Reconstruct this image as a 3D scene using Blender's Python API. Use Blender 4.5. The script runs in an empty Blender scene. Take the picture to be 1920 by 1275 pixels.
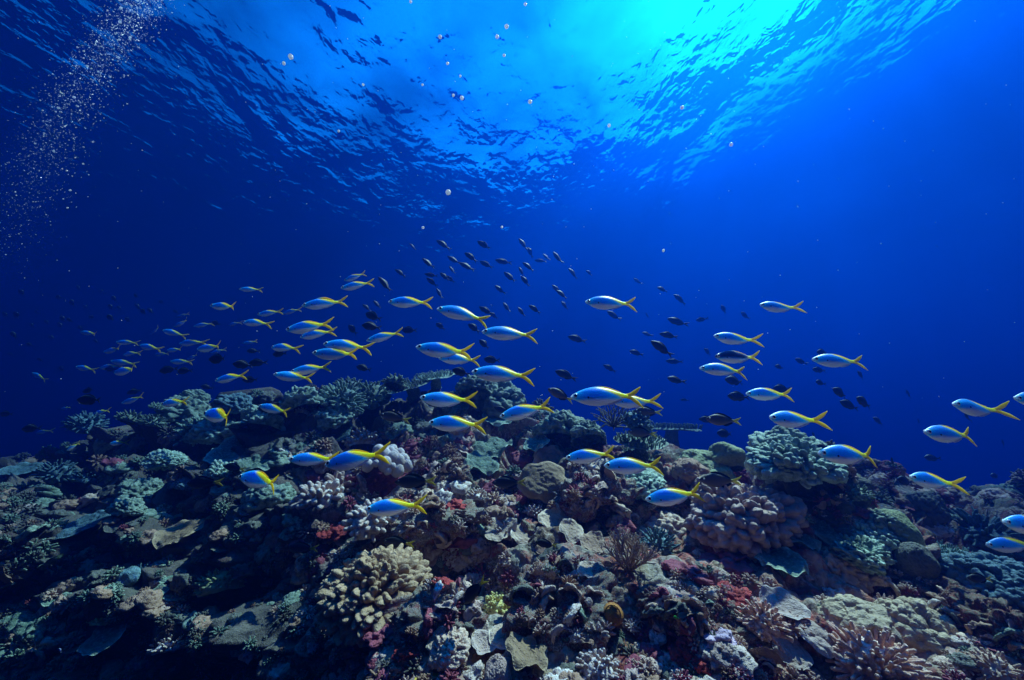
import bpy, math, random
import numpy as np
from mathutils import Vector, Matrix
from mathutils.bvhtree import BVHTree

R = math.radians
scene = bpy.context.scene
C = scene.collection

# ------------------------------------------------------------------ camera
PITCH = R(15.4)
F = 700.0                      # focal length in pixels of a 1920 wide frame
cam_d = bpy.data.cameras.new("camera")
cam = bpy.data.objects.new("camera", cam_d)
C.objects.link(cam)
cam_d.sensor_width = 36.0
cam_d.lens = 36.0 * F / 1920.0
cam_d.clip_start = 0.02
cam_d.clip_end = 2000
cam.location = (0, 0, 0)
cam.rotation_euler = (R(90) + PITCH, 0, 0)
scene.camera = cam

# ------------------------------------------------------------------ sky, sun, exposure
SUN_EL, SUN_AZ = R(57), R(49)          # azimuth measured from +Y towards +X
world = bpy.data.worlds.new("World")
scene.world = world
world.use_nodes = True
wn = world.node_tree
wn.nodes.clear()
w_out = wn.nodes.new('ShaderNodeOutputWorld')
w_bg = wn.nodes.new('ShaderNodeBackground')
w_sky = wn.nodes.new('ShaderNodeTexSky')
w_sky.sky_type = 'NISHITA'
w_sky.sun_disc = False
w_sky.sun_elevation = SUN_EL
w_sky.sun_rotation = SUN_AZ
w_bg.inputs['Strength'].default_value = 0.115
w_tint = wn.nodes.new('ShaderNodeMix'); w_tint.data_type = 'RGBA'; w_tint.blend_type = 'MULTIPLY'
w_tint.inputs[0].default_value = 1.0
w_tint.inputs[7].default_value = (0.01, 0.50, 0.92, 1)      # tint added to take the red out of the skylight
wn.links.new(w_sky.outputs[0], w_tint.inputs[6])
wn.links.new(w_tint.outputs[2], w_bg.inputs['Color'])
wn.links.new(w_bg.outputs[0], w_out.inputs['Surface'])

sun_d = bpy.data.lights.new("sun", 'SUN')
sun_d.energy = 5.0
sun_d.angle = R(0.5)
sun_d.color = (1.0, 0.93, 0.74)
sun = bpy.data.objects.new("sun", sun_d)
C.objects.link(sun)
SUN_DIR = Vector((math.sin(SUN_AZ) * math.cos(SUN_EL), math.cos(SUN_AZ) * math.cos(SUN_EL), math.sin(SUN_EL)))
sun.rotation_euler = SUN_DIR.to_track_quat('Z', 'Y').to_euler()
sun.location = SUN_DIR * 40

scene.view_settings.view_transform = 'Standard'
scene.view_settings.look = 'None'
scene.view_settings.exposure = 1.96
scene.view_settings.gamma = 1.0
scene.cycles.use_denoising = True
scene.cycles.max_bounces = 6
scene.cycles.volume_bounces = 2
scene.cycles.transparent_max_bounces = 8
scene.cycles.sample_clamp_indirect = 6.0
scene.cycles.caustics_reflective = False
scene.cycles.caustics_refractive = False

DEPTH = 7.0                    # water surface above the camera, metres

# ------------------------------------------------------------------ helpers
def ray(u, v):
    """direction in the place (camera at the origin) through a point of the 1920 x 1275 frame; y' = forward depth 1"""
    a, b = (u - 960.0) / F, (637.5 - v) / F
    return np.array((a, math.cos(PITCH) - b * math.sin(PITCH), math.sin(PITCH) + b * math.cos(PITCH)))

def tag(o, label=None, cat=None, group=None, kind=None):
    if label: o['label'] = label
    if cat: o['category'] = cat
    if group: o['group'] = group
    if kind: o['kind'] = kind
    return o

def link_mesh(name, me, parent=None):
    o = bpy.data.objects.new(name, me)
    C.objects.link(o)
    if parent: o.parent = parent
    return o

def np_mesh(name, verts, faces, mats=(), attrs=None, cols=None, smooth=True, fmat=None):
    """faces: int array (n,3) or (n,4), or a list of such arrays"""
    if not isinstance(faces, list): faces = [faces]
    faces = [np.asarray(f, dtype=np.int32) for f in faces if len(f)]
    verts = np.asarray(verts, dtype=np.float32)
    me = bpy.data.meshes.new(name)
    me.vertices.add(len(verts))
    me.vertices.foreach_set('co', verts.ravel())
    loops = np.concatenate([f.ravel() for f in faces])
    sizes = np.concatenate([np.full(len(f), f.shape[1], np.int32) for f in faces])
    starts = np.concatenate(([0], np.cumsum(sizes)[:-1])).astype(np.int32)
    me.loops.add(len(loops))
    me.loops.foreach_set('vertex_index', loops)
    me.polygons.add(len(sizes))
    me.polygons.foreach_set('loop_start', starts)
    me.polygons.foreach_set('loop_total', sizes)
    me.polygons.foreach_set('use_smooth', np.full(len(sizes), smooth))
    if fmat is not None:
        me.polygons.foreach_set('material_index', np.asarray(fmat, np.int32))
    me.update(calc_edges=True)
    for k, a in (attrs or {}).items():
        at = me.attributes.new(k, 'FLOAT', 'POINT')
        at.data.foreach_set('value', np.asarray(a, np.float32))
    for k, a in (cols or {}).items():
        at = me.attributes.new(k, 'FLOAT_COLOR', 'POINT')
        a = np.asarray(a, np.float32)
        at.data.foreach_set('color', np.concatenate([a, np.ones((len(a), 1), np.float32)], 1).ravel())
    for m in mats: me.materials.append(m)
    return me

def grid_faces(nu, nv, wrap_u=False, off=0):
    """grid with index i*nv + j, i in nu, j in nv"""
    i = np.arange(nu if wrap_u else nu - 1)[:, None]
    j = np.arange(nv - 1)[None, :]
    i2 = (i + 1) % nu
    return (np.stack([i * nv + j, i2 * nv + j, i2 * nv + j + 1, i * nv + j + 1], -1).reshape(-1, 4) + off).astype(np.int32)

# --- noise, vectorised
def _hash(x, y, z, s):
    h = (x.astype(np.uint32) * np.uint32(374761393) + y.astype(np.uint32) * np.uint32(668265263)
         + z.astype(np.uint32) * np.uint32(2147483647) + np.uint32((s * 974711) & 0xffffffff))
    h = (h ^ (h >> np.uint32(13))) * np.uint32(1274126177)
    h = (h ^ (h >> np.uint32(15))) * np.uint32(2246822519)
    return h ^ (h >> np.uint32(16))

def _h01(x, y, z, s):
    return (_hash(x, y, z, s) & np.uint32(0xffffff)).astype(np.float32) / np.float32(0xffffff)

def vnoise(P, s=0):
    """value noise in -1..1"""
    P = np.asarray(P, np.float32)
    i = np.floor(P).astype(np.int64)
    f = P - i
    w = f * f * f * (f * (f * 6 - 15) + 10)
    out = np.zeros(len(P), np.float32)
    for dx in (0, 1):
        wx = w[:, 0] if dx else 1 - w[:, 0]
        for dy in (0, 1):
            wy = w[:, 1] if dy else 1 - w[:, 1]
            for dz in (0, 1):
                wz = w[:, 2] if dz else 1 - w[:, 2]
                out += wx * wy * wz * _h01(i[:, 0] + dx, i[:, 1] + dy, i[:, 2] + dz, s)
    return out * 2 - 1

def fbm(P, oct=4, s=0, gain=0.5):
    P = np.asarray(P, np.float32)
    t, a, n = 0, 1.0, 0
    for k in range(oct):
        t = t + a * vnoise(P * (2.03 ** k) + 17.3 * k, s + k)
        n += a
        a *= gain
    return t / n

def worley(P, s=0):
    """distance to the nearest feature point and that cell's random number"""
    P = np.asarray(P, np.float32)
    i = np.floor(P).astype(np.int64)
    best = np.full(len(P), 9, np.float32)
    rid = np.zeros(len(P), np.float32)
    for dx in (-1, 0, 1):
        for dy in (-1, 0, 1):
            for dz in (-1, 0, 1):
                c = (i[:, 0] + dx, i[:, 1] + dy, i[:, 2] + dz)
                d = np.sqrt((c[0] + _h01(*c, s) - P[:, 0]) ** 2 + (c[1] + _h01(*c, s + 1) - P[:, 1]) ** 2
                            + (c[2] + _h01(*c, s + 2) - P[:, 2]) ** 2)
                m = d < best
                best = np.where(m, d, best)
                rid = np.where(m, _h01(*c, s + 3), rid)
    return best, rid

def sstep(a, b, x):
    t = np.clip((x - a) / (b - a), 0, 1)
    return t * t * (3 - 2 * t)

# --- materials
def new_mat(name):
    m = bpy.data.materials.new(name)
    m.use_nodes = True
    nt = m.node_tree
    nt.nodes.clear()
    out = nt.nodes.new('ShaderNodeOutputMaterial')
    return m, nt, out

class NT:
    """small wrapper for wiring nodes"""
    def __init__(s, nt): s.nt = nt
    def n(s, typ, **kw):
        nd = s.nt.nodes.new(typ)
        for k, v in kw.items(): setattr(nd, k, v)
        return nd
    def l(s, a, b): s.nt.links.new(a, b)
    def val(s, inp, v):
        if hasattr(v, 'is_linked') or isinstance(v, bpy.types.NodeSocket): s.l(v, inp)
        else: inp.default_value = v
    def math(s, op, a, b=0.0, clamp=False):
        nd = s.n('ShaderNodeMath', operation=op, use_clamp=clamp)
        s.val(nd.inputs[0], a); s.val(nd.inputs[1], b)
        return nd.outputs[0]
    def noise(s, vec, scale, detail=3, rough=0.55, dist=0.0):
        nd = s.n('ShaderNodeTexNoise')
        s.l(vec, nd.inputs['Vector'])
        nd.inputs['Scale'].default_value = scale
        nd.inputs['Detail'].default_value = detail
        nd.inputs['Roughness'].default_value = rough
        nd.inputs['Distortion'].default_value = dist
        return nd.outputs[0]
    def ramp(s, fac, stops, interp='LINEAR'):
        nd = s.n('ShaderNodeValToRGB')
        s.l(fac, nd.inputs[0])
        cr = nd.color_ramp
        cr.interpolation = interp
        while len(cr.elements) < len(stops): cr.elements.new(0.5)
        for e, (p, c) in zip(cr.elements, stops):
            e.position = p
            e.color = (*c, 1) if len(c) == 3 else c
        return nd.outputs[0]
    def mix(s, fac, a, b, blend='MIX'):
        nd = s.n('ShaderNodeMix', data_type='RGBA', blend_type=blend)
        s.val(nd.inputs[0], fac)
        for k, v in ((6, a), (7, b)):
            if isinstance(v, bpy.types.NodeSocket): s.l(v, nd.inputs[k])
            else: nd.inputs[k].default_value = (*v, 1)
        return nd.outputs[2]
    def obj(s): return s.n('ShaderNodeTexCoord').outputs['Object']
    def attr(s, name): return s.n('ShaderNodeAttribute', attribute_name=name)
    def bump(s, h, dist, strength=1.0, normal=None):
        nd = s.n('ShaderNodeBump')
        nd.inputs['Strength'].default_value = strength
        nd.inputs['Distance'].default_value = dist
        s.l(h, nd.inputs['Height'])
        if normal: s.l(normal, nd.inputs['Normal'])
        return nd.outputs[0]

# ------------------------------------------------------------------ the water: body and surface
SS, AB = (0.00006, 0.0048, 0.0330), (0.160, 0.104, 0.060)   # scattering and absorption per metre (r, g, b)
RHO = 0.32
def build_water():
    m, nt, out = new_mat("sea_water")
    T = NT(nt)
    pv = T.n('ShaderNodeVolumePrincipled')
    col = [x / RHO for x in SS]
    ab = [max(0.0, 1 - a / (RHO * (1 - c))) ** 2 for a, c in zip(AB, col)]
    pv.inputs['Color'].default_value = (*col, 1)
    pv.inputs['Absorption Color'].default_value = (*ab, 1)
    pv.inputs['Density'].default_value = RHO
    pv.inputs['Anisotropy'].default_value = 0.75
    T.l(pv.outputs[0], out.inputs['Volume'])
    x, y0, y1, z0, z1 = 160, -120, 200, -42, DEPTH + 0.9
    v = [(sx * x, y, z) for z in (z0, z1) for y in (y0, y1) for sx in (-1, 1)]
    f = [(0, 2, 3, 1), (4, 5, 7, 6), (0, 1, 5, 4), (2, 6, 7, 3), (0, 4, 6, 2), (1, 3, 7, 5)]
    o = link_mesh("haze", np_mesh("haze", v, np.array(f), [m], smooth=False))
    tag(o, "clear blue sea water filling the whole view and fading far things to blue", kind="stuff")

def build_surface():
    m, nt, out = new_mat("rippled_water_surface")
    T = NT(nt)
    co = T.obj()
    mp = T.n('ShaderNodeMapping')
    mp.inputs['Rotation'].default_value = (0, 0, R(-14))
    mp.inputs['Scale'].default_value = (1.0, 0.72, 1.0)
    T.l(co, mp.inputs['Vector'])
    n1 = T.noise(mp.outputs[0], 0.5, 2, 0.45, 0.8)
    n2 = T.noise(mp.outputs[0], 1.7, 2, 0.5, 0.5)
    n3 = T.noise(mp.outputs[0], 5.5, 2, 0.5, 0.3)
    h = T.math('ADD', T.math('ADD', T.math('MULTIPLY', n1, 0.33), T.math('MULTIPLY', n2, 0.115)), T.math('MULTIPLY', n3, 0.04))
    # the breeze ruffles the left and middle, the right lies calmer
    sx = T.n('ShaderNodeSeparateXYZ'); T.l(co, sx.inputs[0])
    calm = T.ramp(T.math('ADD', T.math('MULTIPLY', sx.outputs['X'], .04), .4), [(.36, (.88, .88, .88)), (.66, (.28, .28, .28))])
    h = T.math('MULTIPLY', h, calm)
    nrm = T.bump(h, 1.0)
    fr = T.n('ShaderNodeFresnel')
    fr.inputs['IOR'].default_value = 1.333
    T.l(nrm, fr.inputs['Normal'])
    tr = T.n('ShaderNodeBsdfTransparent')
    # noise painted into the transparency stands in for wave focused light, giving shafts below
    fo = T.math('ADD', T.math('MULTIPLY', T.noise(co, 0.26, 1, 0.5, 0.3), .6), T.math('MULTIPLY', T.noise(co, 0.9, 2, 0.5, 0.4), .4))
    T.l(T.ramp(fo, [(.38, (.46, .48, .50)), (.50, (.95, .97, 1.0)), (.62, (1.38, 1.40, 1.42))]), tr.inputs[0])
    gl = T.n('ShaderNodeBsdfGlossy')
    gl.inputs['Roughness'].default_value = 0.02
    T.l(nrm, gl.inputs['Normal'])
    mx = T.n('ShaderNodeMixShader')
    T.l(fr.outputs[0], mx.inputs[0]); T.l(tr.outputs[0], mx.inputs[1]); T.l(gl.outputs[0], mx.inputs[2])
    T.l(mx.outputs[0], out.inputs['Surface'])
    # a sheet of swell, fine near the middle, reaching far past what can be seen
    def axis(n, near, far):
        t = np.linspace(-1, 1, n)
        return np.sign(t) * (near * np.abs(t) + (far - near) * np.abs(t) ** 5)
    X, Y = np.meshgrid(axis(241, 18, 159), axis(241, 18, 119), indexing='ij')
    Y = np.where(Y > 0, Y * 199 / 119, Y)
    P = np.stack([X.ravel(), Y.ravel(), 0 * X.ravel()], 1)
    fade = np.exp(-np.hypot(P[:, 0], P[:, 1]) / 40)
    P[:, 2] = DEPTH + fade * (0.10 * vnoise(P * (0.42, 0.28, 1) + 5.1, 3) + 0.05 * vnoise(P * (1.1, 0.75, 1) + 3.7, 4))
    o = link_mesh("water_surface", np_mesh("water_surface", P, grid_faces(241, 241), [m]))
    tag(o, kind="structure")

build_water()
build_surface()

# ------------------------------------------------------------------ the reef slope
RIDGE = [(-420, 905), (0, 872), (110, 862), (220, 835), (290, 826), (345, 800), (420, 786), (500, 780), (545, 744), (640, 738),
         (700, 752), (760, 760), (830, 756), (900, 768), (960, 795), (1000, 825), (1050, 830), (1100, 848), (1160, 850), (1220, 868),
         (1260, 888), (1310, 890), (1380, 885), (1440, 880), (1500, 885), (1560, 905), (1596, 935), (1625, 972), (1700, 968), (1800, 974),
         (1920, 982), (2400, 992)]
def az_el(u, v):
    d = ray(u, v)
    return math.atan2(d[0], d[1]), math.atan2(d[2], math.hypot(d[0], d[1]))
_rd = np.array([az_el(*p) for p in RIDGE])
def ridge_el(th): return np.interp(th, _rd[:, 0], _rd[:, 1])
# distance along the ground against elevation angle, for several azimuths (degrees)
EL = np.radians([-60, -50, -27, -18, -10, -7, -5, -3, 3, 8, 12])
PROF = [(-80, [1.6, 2.2, 3.4, 4.0, 5.6, 6.8, 8.0, 9.5, 12, 13, 14]),
        (-52, [1.4, 1.9, 3.1, 3.6, 4.6, 5.6, 6.8, 8.4, 11.0, 12.5, 13.5]),
        (-42, [1.3, 1.8, 2.8, 3.05, 3.6, 4.1, 4.7, 5.5, 7.2, 8.2, 9.0]),
        (-30, [1.2, 1.6, 2.45, 2.62, 2.85, 3.0, 3.12, 3.3, 4.2, 5.2, 5.9]),
        (-20, [0.8, 1.1, 1.85, 2.1, 2.5, 2.7, 2.9, 3.15, 4.1, 5.1, 5.8]),
        (-12, [0.6, 0.8, 1.4, 1.85, 2.4, 2.65, 2.85, 3.1, 4.0, 5.0, 5.7]),
        (5, [0.55, 0.75, 1.3, 1.75, 2.35, 2.6, 2.8, 3.0, 3.8, 4.8, 5.4]),
        (25, [0.55, 0.75, 1.35, 1.8, 2.4, 2.6, 2.8, 3.0, 3.6, 4.0, 4.4]),
        (38, [0.6, 0.85, 1.45, 1.9, 2.6, 2.9, 3.2, 3.5, 4.0, 4.6, 5.0]),
        (44, [0.65, 0.9, 1.5, 2.05, 3.2, 4.4, 7.0, 9.0, 10.0, 11.0, 12.0]),
        (60, [0.7, 1.0, 1.6, 2.3, 3.8, 5.2, 7.5, 9.0, 10.0, 11.0, 12.0]),
        (80, [0.8, 1.1, 1.8, 2.6, 4.2, 5.5, 7.5, 9.0, 10.0, 11.0, 12.0])]
_pa = np.radians([p[0] for p in PROF])
_pr = np.array([p[1] for p in PROF])
def slope_r(th, el):
    cols = np.stack([np.interp(th, _pa, _pr[:, k]) for k in range(len(EL))], 1)      # (n, k)
    k = np.clip(np.searchsorted(EL, el) - 1, 0, len(EL) - 2)
    t = np.clip((el - EL[k]) / (EL[k + 1] - EL[k]), 0, 1)
    n = np.arange(len(th))
    return cols[n, k] * (1 - t) + cols[n, k + 1] * t

def reef_material(name="reef_rock", pale=0.0):
    m, nt, out = new_mat(name)
    T = NT(nt)
    co = T.obj()
    cell = T.attr('cell').outputs['Fac']
    pal = T.ramp(cell, [(0.0, (.15, .08, .045)), (.10, (.34, .24, .18)), (.20, (.17, .035, .035)), (.27, (.22, .14, .08)), (.36, (.40, .29, .23)),
                        (.46, (.08, .055, .035)), (.54, (.27, .055, .06)), (.60, (.21, .19, .11)), (.70, (.42, .23, .19)), (.80, (.09, .035, .03)),
                        (.88, (.18, .165, .12)), (.95, (.52, .40, .34))], 'CONSTANT')
    n1 = T.noise(co, 9, 4, 0.65)
    n2 = T.noise(co, 42, 4, 0.7)
    n3 = T.noise(co, 2.3, 3, 0.6, 0.5)
    grey = T.ramp(n2, [(.36, (.045, .026, .02)), (.5, (.20, .13, .095)), (.64, (.60, .46, .38))])
    c = T.mix(T.ramp(n1, [(.4, (0, 0, 0)), (.62, (1, 1, 1))]), pal, grey)
    if pale:
        c = T.mix(pale, c, T.ramp(n2, [(.33, (.10, .07, .06)), (.5, (.32, .25, .21)), (.66, (.74, .62, .54))]))
    # red and maroon crusts, thickest on the near middle of the slope
    sx = T.n('ShaderNodeSeparateXYZ'); T.l(T.n('ShaderNodeNewGeometry').outputs['Position'], sx.inputs[0])
    near = T.math('MULTIPLY', T.ramp(T.math('MULTIPLY', sx.outputs['Y'], .25), [(.40, (1, 1, 1)), (.66, (0, 0, 0))]),
                  T.ramp(T.math('ADD', T.math('MULTIPLY', sx.outputs['X'], .25), .5), [(.30, (0, 0, 0)), (.46, (1, 1, 1))]))
    red = T.ramp(T.math('ADD', T.noise(co, 5.0, 4, 0.6, 1.2), T.math('MULTIPLY', near, .10)), [(.54, (0, 0, 0)), (.64, (1, 1, 1))])
    c = T.mix(T.math('MULTIPLY', red, T.ramp(n2, [(.40, (.95, .95, .95)), (.60, (.25, .25, .25))])), c, T.mix(T.ramp(n1, [(.40, (0, 0, 0)), (.60, (1, 1, 1))]), (.44, .075, .04), (.22, .028, .045)))
    # shade painted into the rock colour over the left of the slope
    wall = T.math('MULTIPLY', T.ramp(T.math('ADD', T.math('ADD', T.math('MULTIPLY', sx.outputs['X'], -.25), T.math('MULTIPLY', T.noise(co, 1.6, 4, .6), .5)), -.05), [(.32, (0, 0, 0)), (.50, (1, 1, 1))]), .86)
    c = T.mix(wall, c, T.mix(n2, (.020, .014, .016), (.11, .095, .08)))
    # pale turf and algae on the faces that look up
    geo = T.n('ShaderNodeNewGeometry')
    sep = T.n('ShaderNodeSeparateXYZ')
    T.l(geo.outputs['Normal'], sep.inputs[0])
    up = T.math('MULTIPLY', T.ramp(sep.outputs['Z'], [(.35, (0, 0, 0)), (.85, (1, 1, 1))]), T.ramp(n3, [(.42, (0, 0, 0)), (.6, (1, 1, 1))]))
    c = T.mix(T.math('MULTIPLY', up, T.math('SUBTRACT', 0.5, T.math('MULTIPLY', wall, .45))), c, T.mix(n2, (.16, .18, .11), (.50, .44, .32)))
    bs = T.n('ShaderNodeBsdfPrincipled')
    T.l(c, bs.inputs['Base Color'])
    bs.inputs['Roughness'].default_value = 0.85
    bs.inputs['Specular IOR Level'].default_value = 0.15
    hh = T.math('ADD', T.math('MULTIPLY', n2, 0.012), T.math('MULTIPLY', T.noise(co, 130, 3, 0.7), 0.005))
    T.l(T.bump(hh, 1.0), bs.inputs['Normal'])
    T.l(bs.outputs[0], out.inputs['Surface'])
    return m
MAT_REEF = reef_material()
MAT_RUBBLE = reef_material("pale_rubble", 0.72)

def build_reef():
    nth = 940
    th = np.radians(np.concatenate([np.linspace(-78, -57, 60, endpoint=False), np.linspace(-57, 57, nth - 120), np.linspace(57, 78, 61)[1:]]))
    nth = len(th)
    nt_, nb = 470, 70
    rid = ridge_el(th)
    e0 = R(-60)
    t = np.linspace(0, 1, nt_) ** 0.9
    TH = np.repeat(th[:, None], nt_ + nb, 1)
    E = np.zeros_like(TH)
    E[:, :nt_] = e0 + (rid[:, None] - e0) * t[None, :]
    E[:, nt_:] = rid[:, None]
    r = slope_r(TH.ravel(), E.ravel()).reshape(TH.shape)
    Z = r * np.tan(E)
    # behind the crest the reef falls away to the deep
    k = (np.arange(1, nb + 1) / nb)[None, :]
    rr = r[:, nt_ - 1:nt_]
    zz = Z[:, nt_ - 1:nt_]
    back = 0.25 * k + 1.5 * k ** 2 + 70 * k ** 6
    r[:, nt_:] = rr + back
    Z[:, nt_:] = zz - 0.35 * np.minimum(back, 12) ** 1.35 - 0.10 * np.maximum(back - 12, 0)
    P = np.stack([r * np.sin(TH), r * np.cos(TH), Z], -1)
    du = np.gradient(P, axis=0); dv = np.gradient(P, axis=1)
    N = np.cross(du, dv)
    N /= np.linalg.norm(N, axis=-1, keepdims=True) + 1e-9
    P, N, rf = P.reshape(-1, 3), N.reshape(-1, 3), r.ravel()
    Nz = N * (1, 1, 1)
    wob = np.stack([vnoise(P * 2.3, 50), vnoise(P * 2.3, 51), vnoise(P * 2.3, 52)], 1)
    wob2 = np.stack([vnoise(P * 9, 53), vnoise(P * 9, 54), vnoise(P * 9, 55)], 1)
    Q = P + 0.13 * wob + 0.03 * wob2
    w1, c1 = worley(Q * (2.0, 2.0, 2.8), 11)
    w2, c2 = worley((P + 0.05 * wob2) * 5.5, 21)
    w3, c3 = worley((P + 0.012 * wob2) * 17.0, 31)
    b1 = np.sqrt(np.maximum(0, 1 - np.minimum(w1 * 1.15, 1) ** 2))
    b2 = np.sqrt(np.maximum(0, 1 - np.minimum(w2 * 1.2, 1) ** 2))
    b3 = np.sqrt(np.maximum(0, 1 - np.minimum(w3 * 1.2, 1) ** 2))
    kn = sstep(.30, .42, c2)                       # these colonies are knobbly, the others are plain rock
    amp = np.clip(rf / 2.4, 0.4, 2.0)
    cav = sstep(0.10, 0.5, fbm(P * (1.5, 1.5, 2.4) + 9.1, 3, 71))
    led = fbm(P * (1.1, 1.1, 5.0) + 3.3, 4, 77)     # shelves: long sideways, thin upward
    rough = fbm(P * 4.5, 5, 61, 0.62)
    fine = fbm(P * 26, 4, 65, 0.65)
    d = amp * (0.20 * (b1 - 0.5) + 0.11 * (b2 - 0.4) - 0.36 * cav + 0.28 * led + 0.085 * rough)
    d += 0.045 * kn * (b3 - 0.3) + 0.026 * fine * (1 - .6 * kn)
    # crest keeps its outline, ground under the camera keeps clear of it
    D = N * np.array((1, 1, 0.7)) + np.array((0, -0.12, 0.05))
    P2 = P + d[:, None] * D
    P2[:, 2] -= 0.05
    P2 += 0.012 * amp[:, None] * np.stack([vnoise(P * 14, 81), vnoise(P * 14, 82), vnoise(P * 14, 83)], 1)
    # the crown of the reef near the crest: keep its height
    nv = nt_ + nb
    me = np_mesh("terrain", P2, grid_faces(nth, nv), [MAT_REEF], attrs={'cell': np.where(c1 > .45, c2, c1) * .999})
    o = link_mesh("terrain", me)
    tag(o, kind="structure")
    F_ = grid_faces(nth, nv)
    step = 2
    idx = np.arange(nth * nv).reshape(nth, nv)[::step, ::step]
    bv = BVHTree.FromPolygons([tuple(p) for p in P2[idx.ravel()].tolist()], [tuple(f) for f in grid_faces(*idx.shape).tolist()])
    return o, bv
terrain, BVH = build_reef()

def build_sea_floor():
    """the deep floor below and behind, out to where the water swallows it"""
    X, Y = np.meshgrid(np.linspace(-158, 158, 80), np.linspace(-118, 198, 80), indexing='ij')
    P = np.stack([X.ravel(), Y.ravel(), 0 * X.ravel()], 1)
    dist = np.hypot(P[:, 0], P[:, 1])
    P[:, 2] = -14 - 0.05 * dist + 1.5 * vnoise(P * 0.07, 5)
    near = np.hypot(P[:, 0], P[:, 1] + 2) < 7
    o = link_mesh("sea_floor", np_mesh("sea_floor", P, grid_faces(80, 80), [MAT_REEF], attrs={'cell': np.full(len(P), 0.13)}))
    tag(o, kind="structure")
build_sea_floor()

# ------------------------------------------------------------------ coral shapes (unit size, base at the origin, up is +z)
class Geo:
    def __init__(s): s.v, s.f, s.t, s.n = [], [], [], 0
    def add(s, v, f, t):
        v = np.asarray(v, np.float32)
        s.f.append(np.asarray(f, np.int32) + s.n); s.v.append(v); s.n += len(v)
        s.t.append(np.broadcast_to(np.asarray(t, np.float32), (len(v),)))
    def mesh(s, name, mat, smooth=True):
        tri = [f for f in s.f if f.shape[1] == 3]; quad = [f for f in s.f if f.shape[1] == 4]
        fs = ([np.concatenate(quad)] if quad else []) + ([np.concatenate(tri)] if tri else [])
        return np_mesh(name, np.concatenate(s.v), fs, [mat], attrs={'tip': np.concatenate(s.t)}, smooth=smooth)

def tube(g, pts, rads, t0=0.0, t1=1.0, sides=7, cap=True):
    """a tapering tube along pts with a rounded end"""
    pts = np.asarray(pts, float); n = len(pts)
    rads = np.asarray(rads, float)
    if cap:
        d = pts[-1] - pts[-2]; d /= np.linalg.norm(d) + 1e-9
        r = rads[-1]
        pts = np.concatenate([pts, [pts[-1] + d * r * .55, pts[-1] + d * r * .9, pts[-1] + d * r]])
        rads = np.concatenate([rads, [r * .84, r * .45, r * .02]])
    m = len(pts)
    tan = np.gradient(pts, axis=0); tan /= np.linalg.norm(tan, axis=1, keepdims=True) + 1e-9
    ref = np.array((0.31, 0.77, 0.55)); ref = ref / np.linalg.norm(ref)
    a = np.cross(tan, ref); a /= np.linalg.norm(a, axis=1, keepdims=True) + 1e-9
    b = np.cross(tan, a)
    ang = np.arange(sides) / sides * 2 * np.pi
    V = pts[:, None] + rads[:, None, None] * (a[:, None] * np.cos(ang)[None, :, None] + b[:, None] * np.sin(ang)[None, :, None])
    i = np.arange(m - 1)[:, None]; j = np.arange(sides)[None, :]; j2 = (j + 1) % sides
    f = np.stack([i * sides + j, i * sides + j2, (i + 1) * sides + j2, (i + 1) * sides + j], -1).reshape(-1, 4)
    t = np.repeat(np.linspace(t0, t1, m), sides)
    g.add(V.reshape(-1, 3), f, t)

def dome_geo(seed, H=0.8, lobe=4.0, amp=0.22, nu=84, nv=44, low=112, wob=0.12, squash=1.0, sharp=1.25, fine=.22, g=None, R=1.0, off=(0, 0, 0)):
    """rounded colony with lobes"""
    g = g or Geo()
    ph = np.linspace(0.001, R_(low), nv)
    th = np.arange(nu) / nu * 2 * np.pi
    TH, PH = np.meshgrid(th, ph, indexing='ij')
    d = np.stack([np.sin(PH) * np.cos(TH), np.sin(PH) * np.sin(TH), np.cos(PH)], -1).reshape(-1, 3)
    base = d * (1, squash, H)
    base = base * (1 + wob * 2 * vnoise(d * 1.6 + seed * 3.1, seed))[:, None]
    w, c = worley((base + 0.06 * np.stack([vnoise(base * 5, seed + k) for k in (1, 2, 3)], 1)) * lobe + seed * 7.7, seed)
    b = np.sqrt(np.maximum(0, 1 - np.minimum(w * sharp, 1) ** 2))
    w2, c2 = worley(base * lobe * 2.7 + seed * 1.7, seed + 40)
    b2 = np.sqrt(np.maximum(0, 1 - np.minimum(w2 * 1.2, 1) ** 2))
    hh = amp * (b * (0.7 + 0.6 * c) - 0.4 + fine * (b2 - .3) * b)
    hh = hh + 0.02 * fbm(base * 9, 3, seed)
    P = base + d * hh[:, None]
    P = P * R + np.array(off)
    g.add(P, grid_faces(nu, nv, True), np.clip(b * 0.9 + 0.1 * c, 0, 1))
    return g
def R_(x): return math.radians(x)

def fib(n, maxang, rng):
    k = np.arange(n) + 0.5
    z = 1 - (1 - math.cos(maxang)) * k / n
    a = k * 2.399963 + rng.random() * 6
    s = np.sqrt(1 - z * z)
    return np.stack([s * np.cos(a), s * np.sin(a), z], 1)

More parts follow.
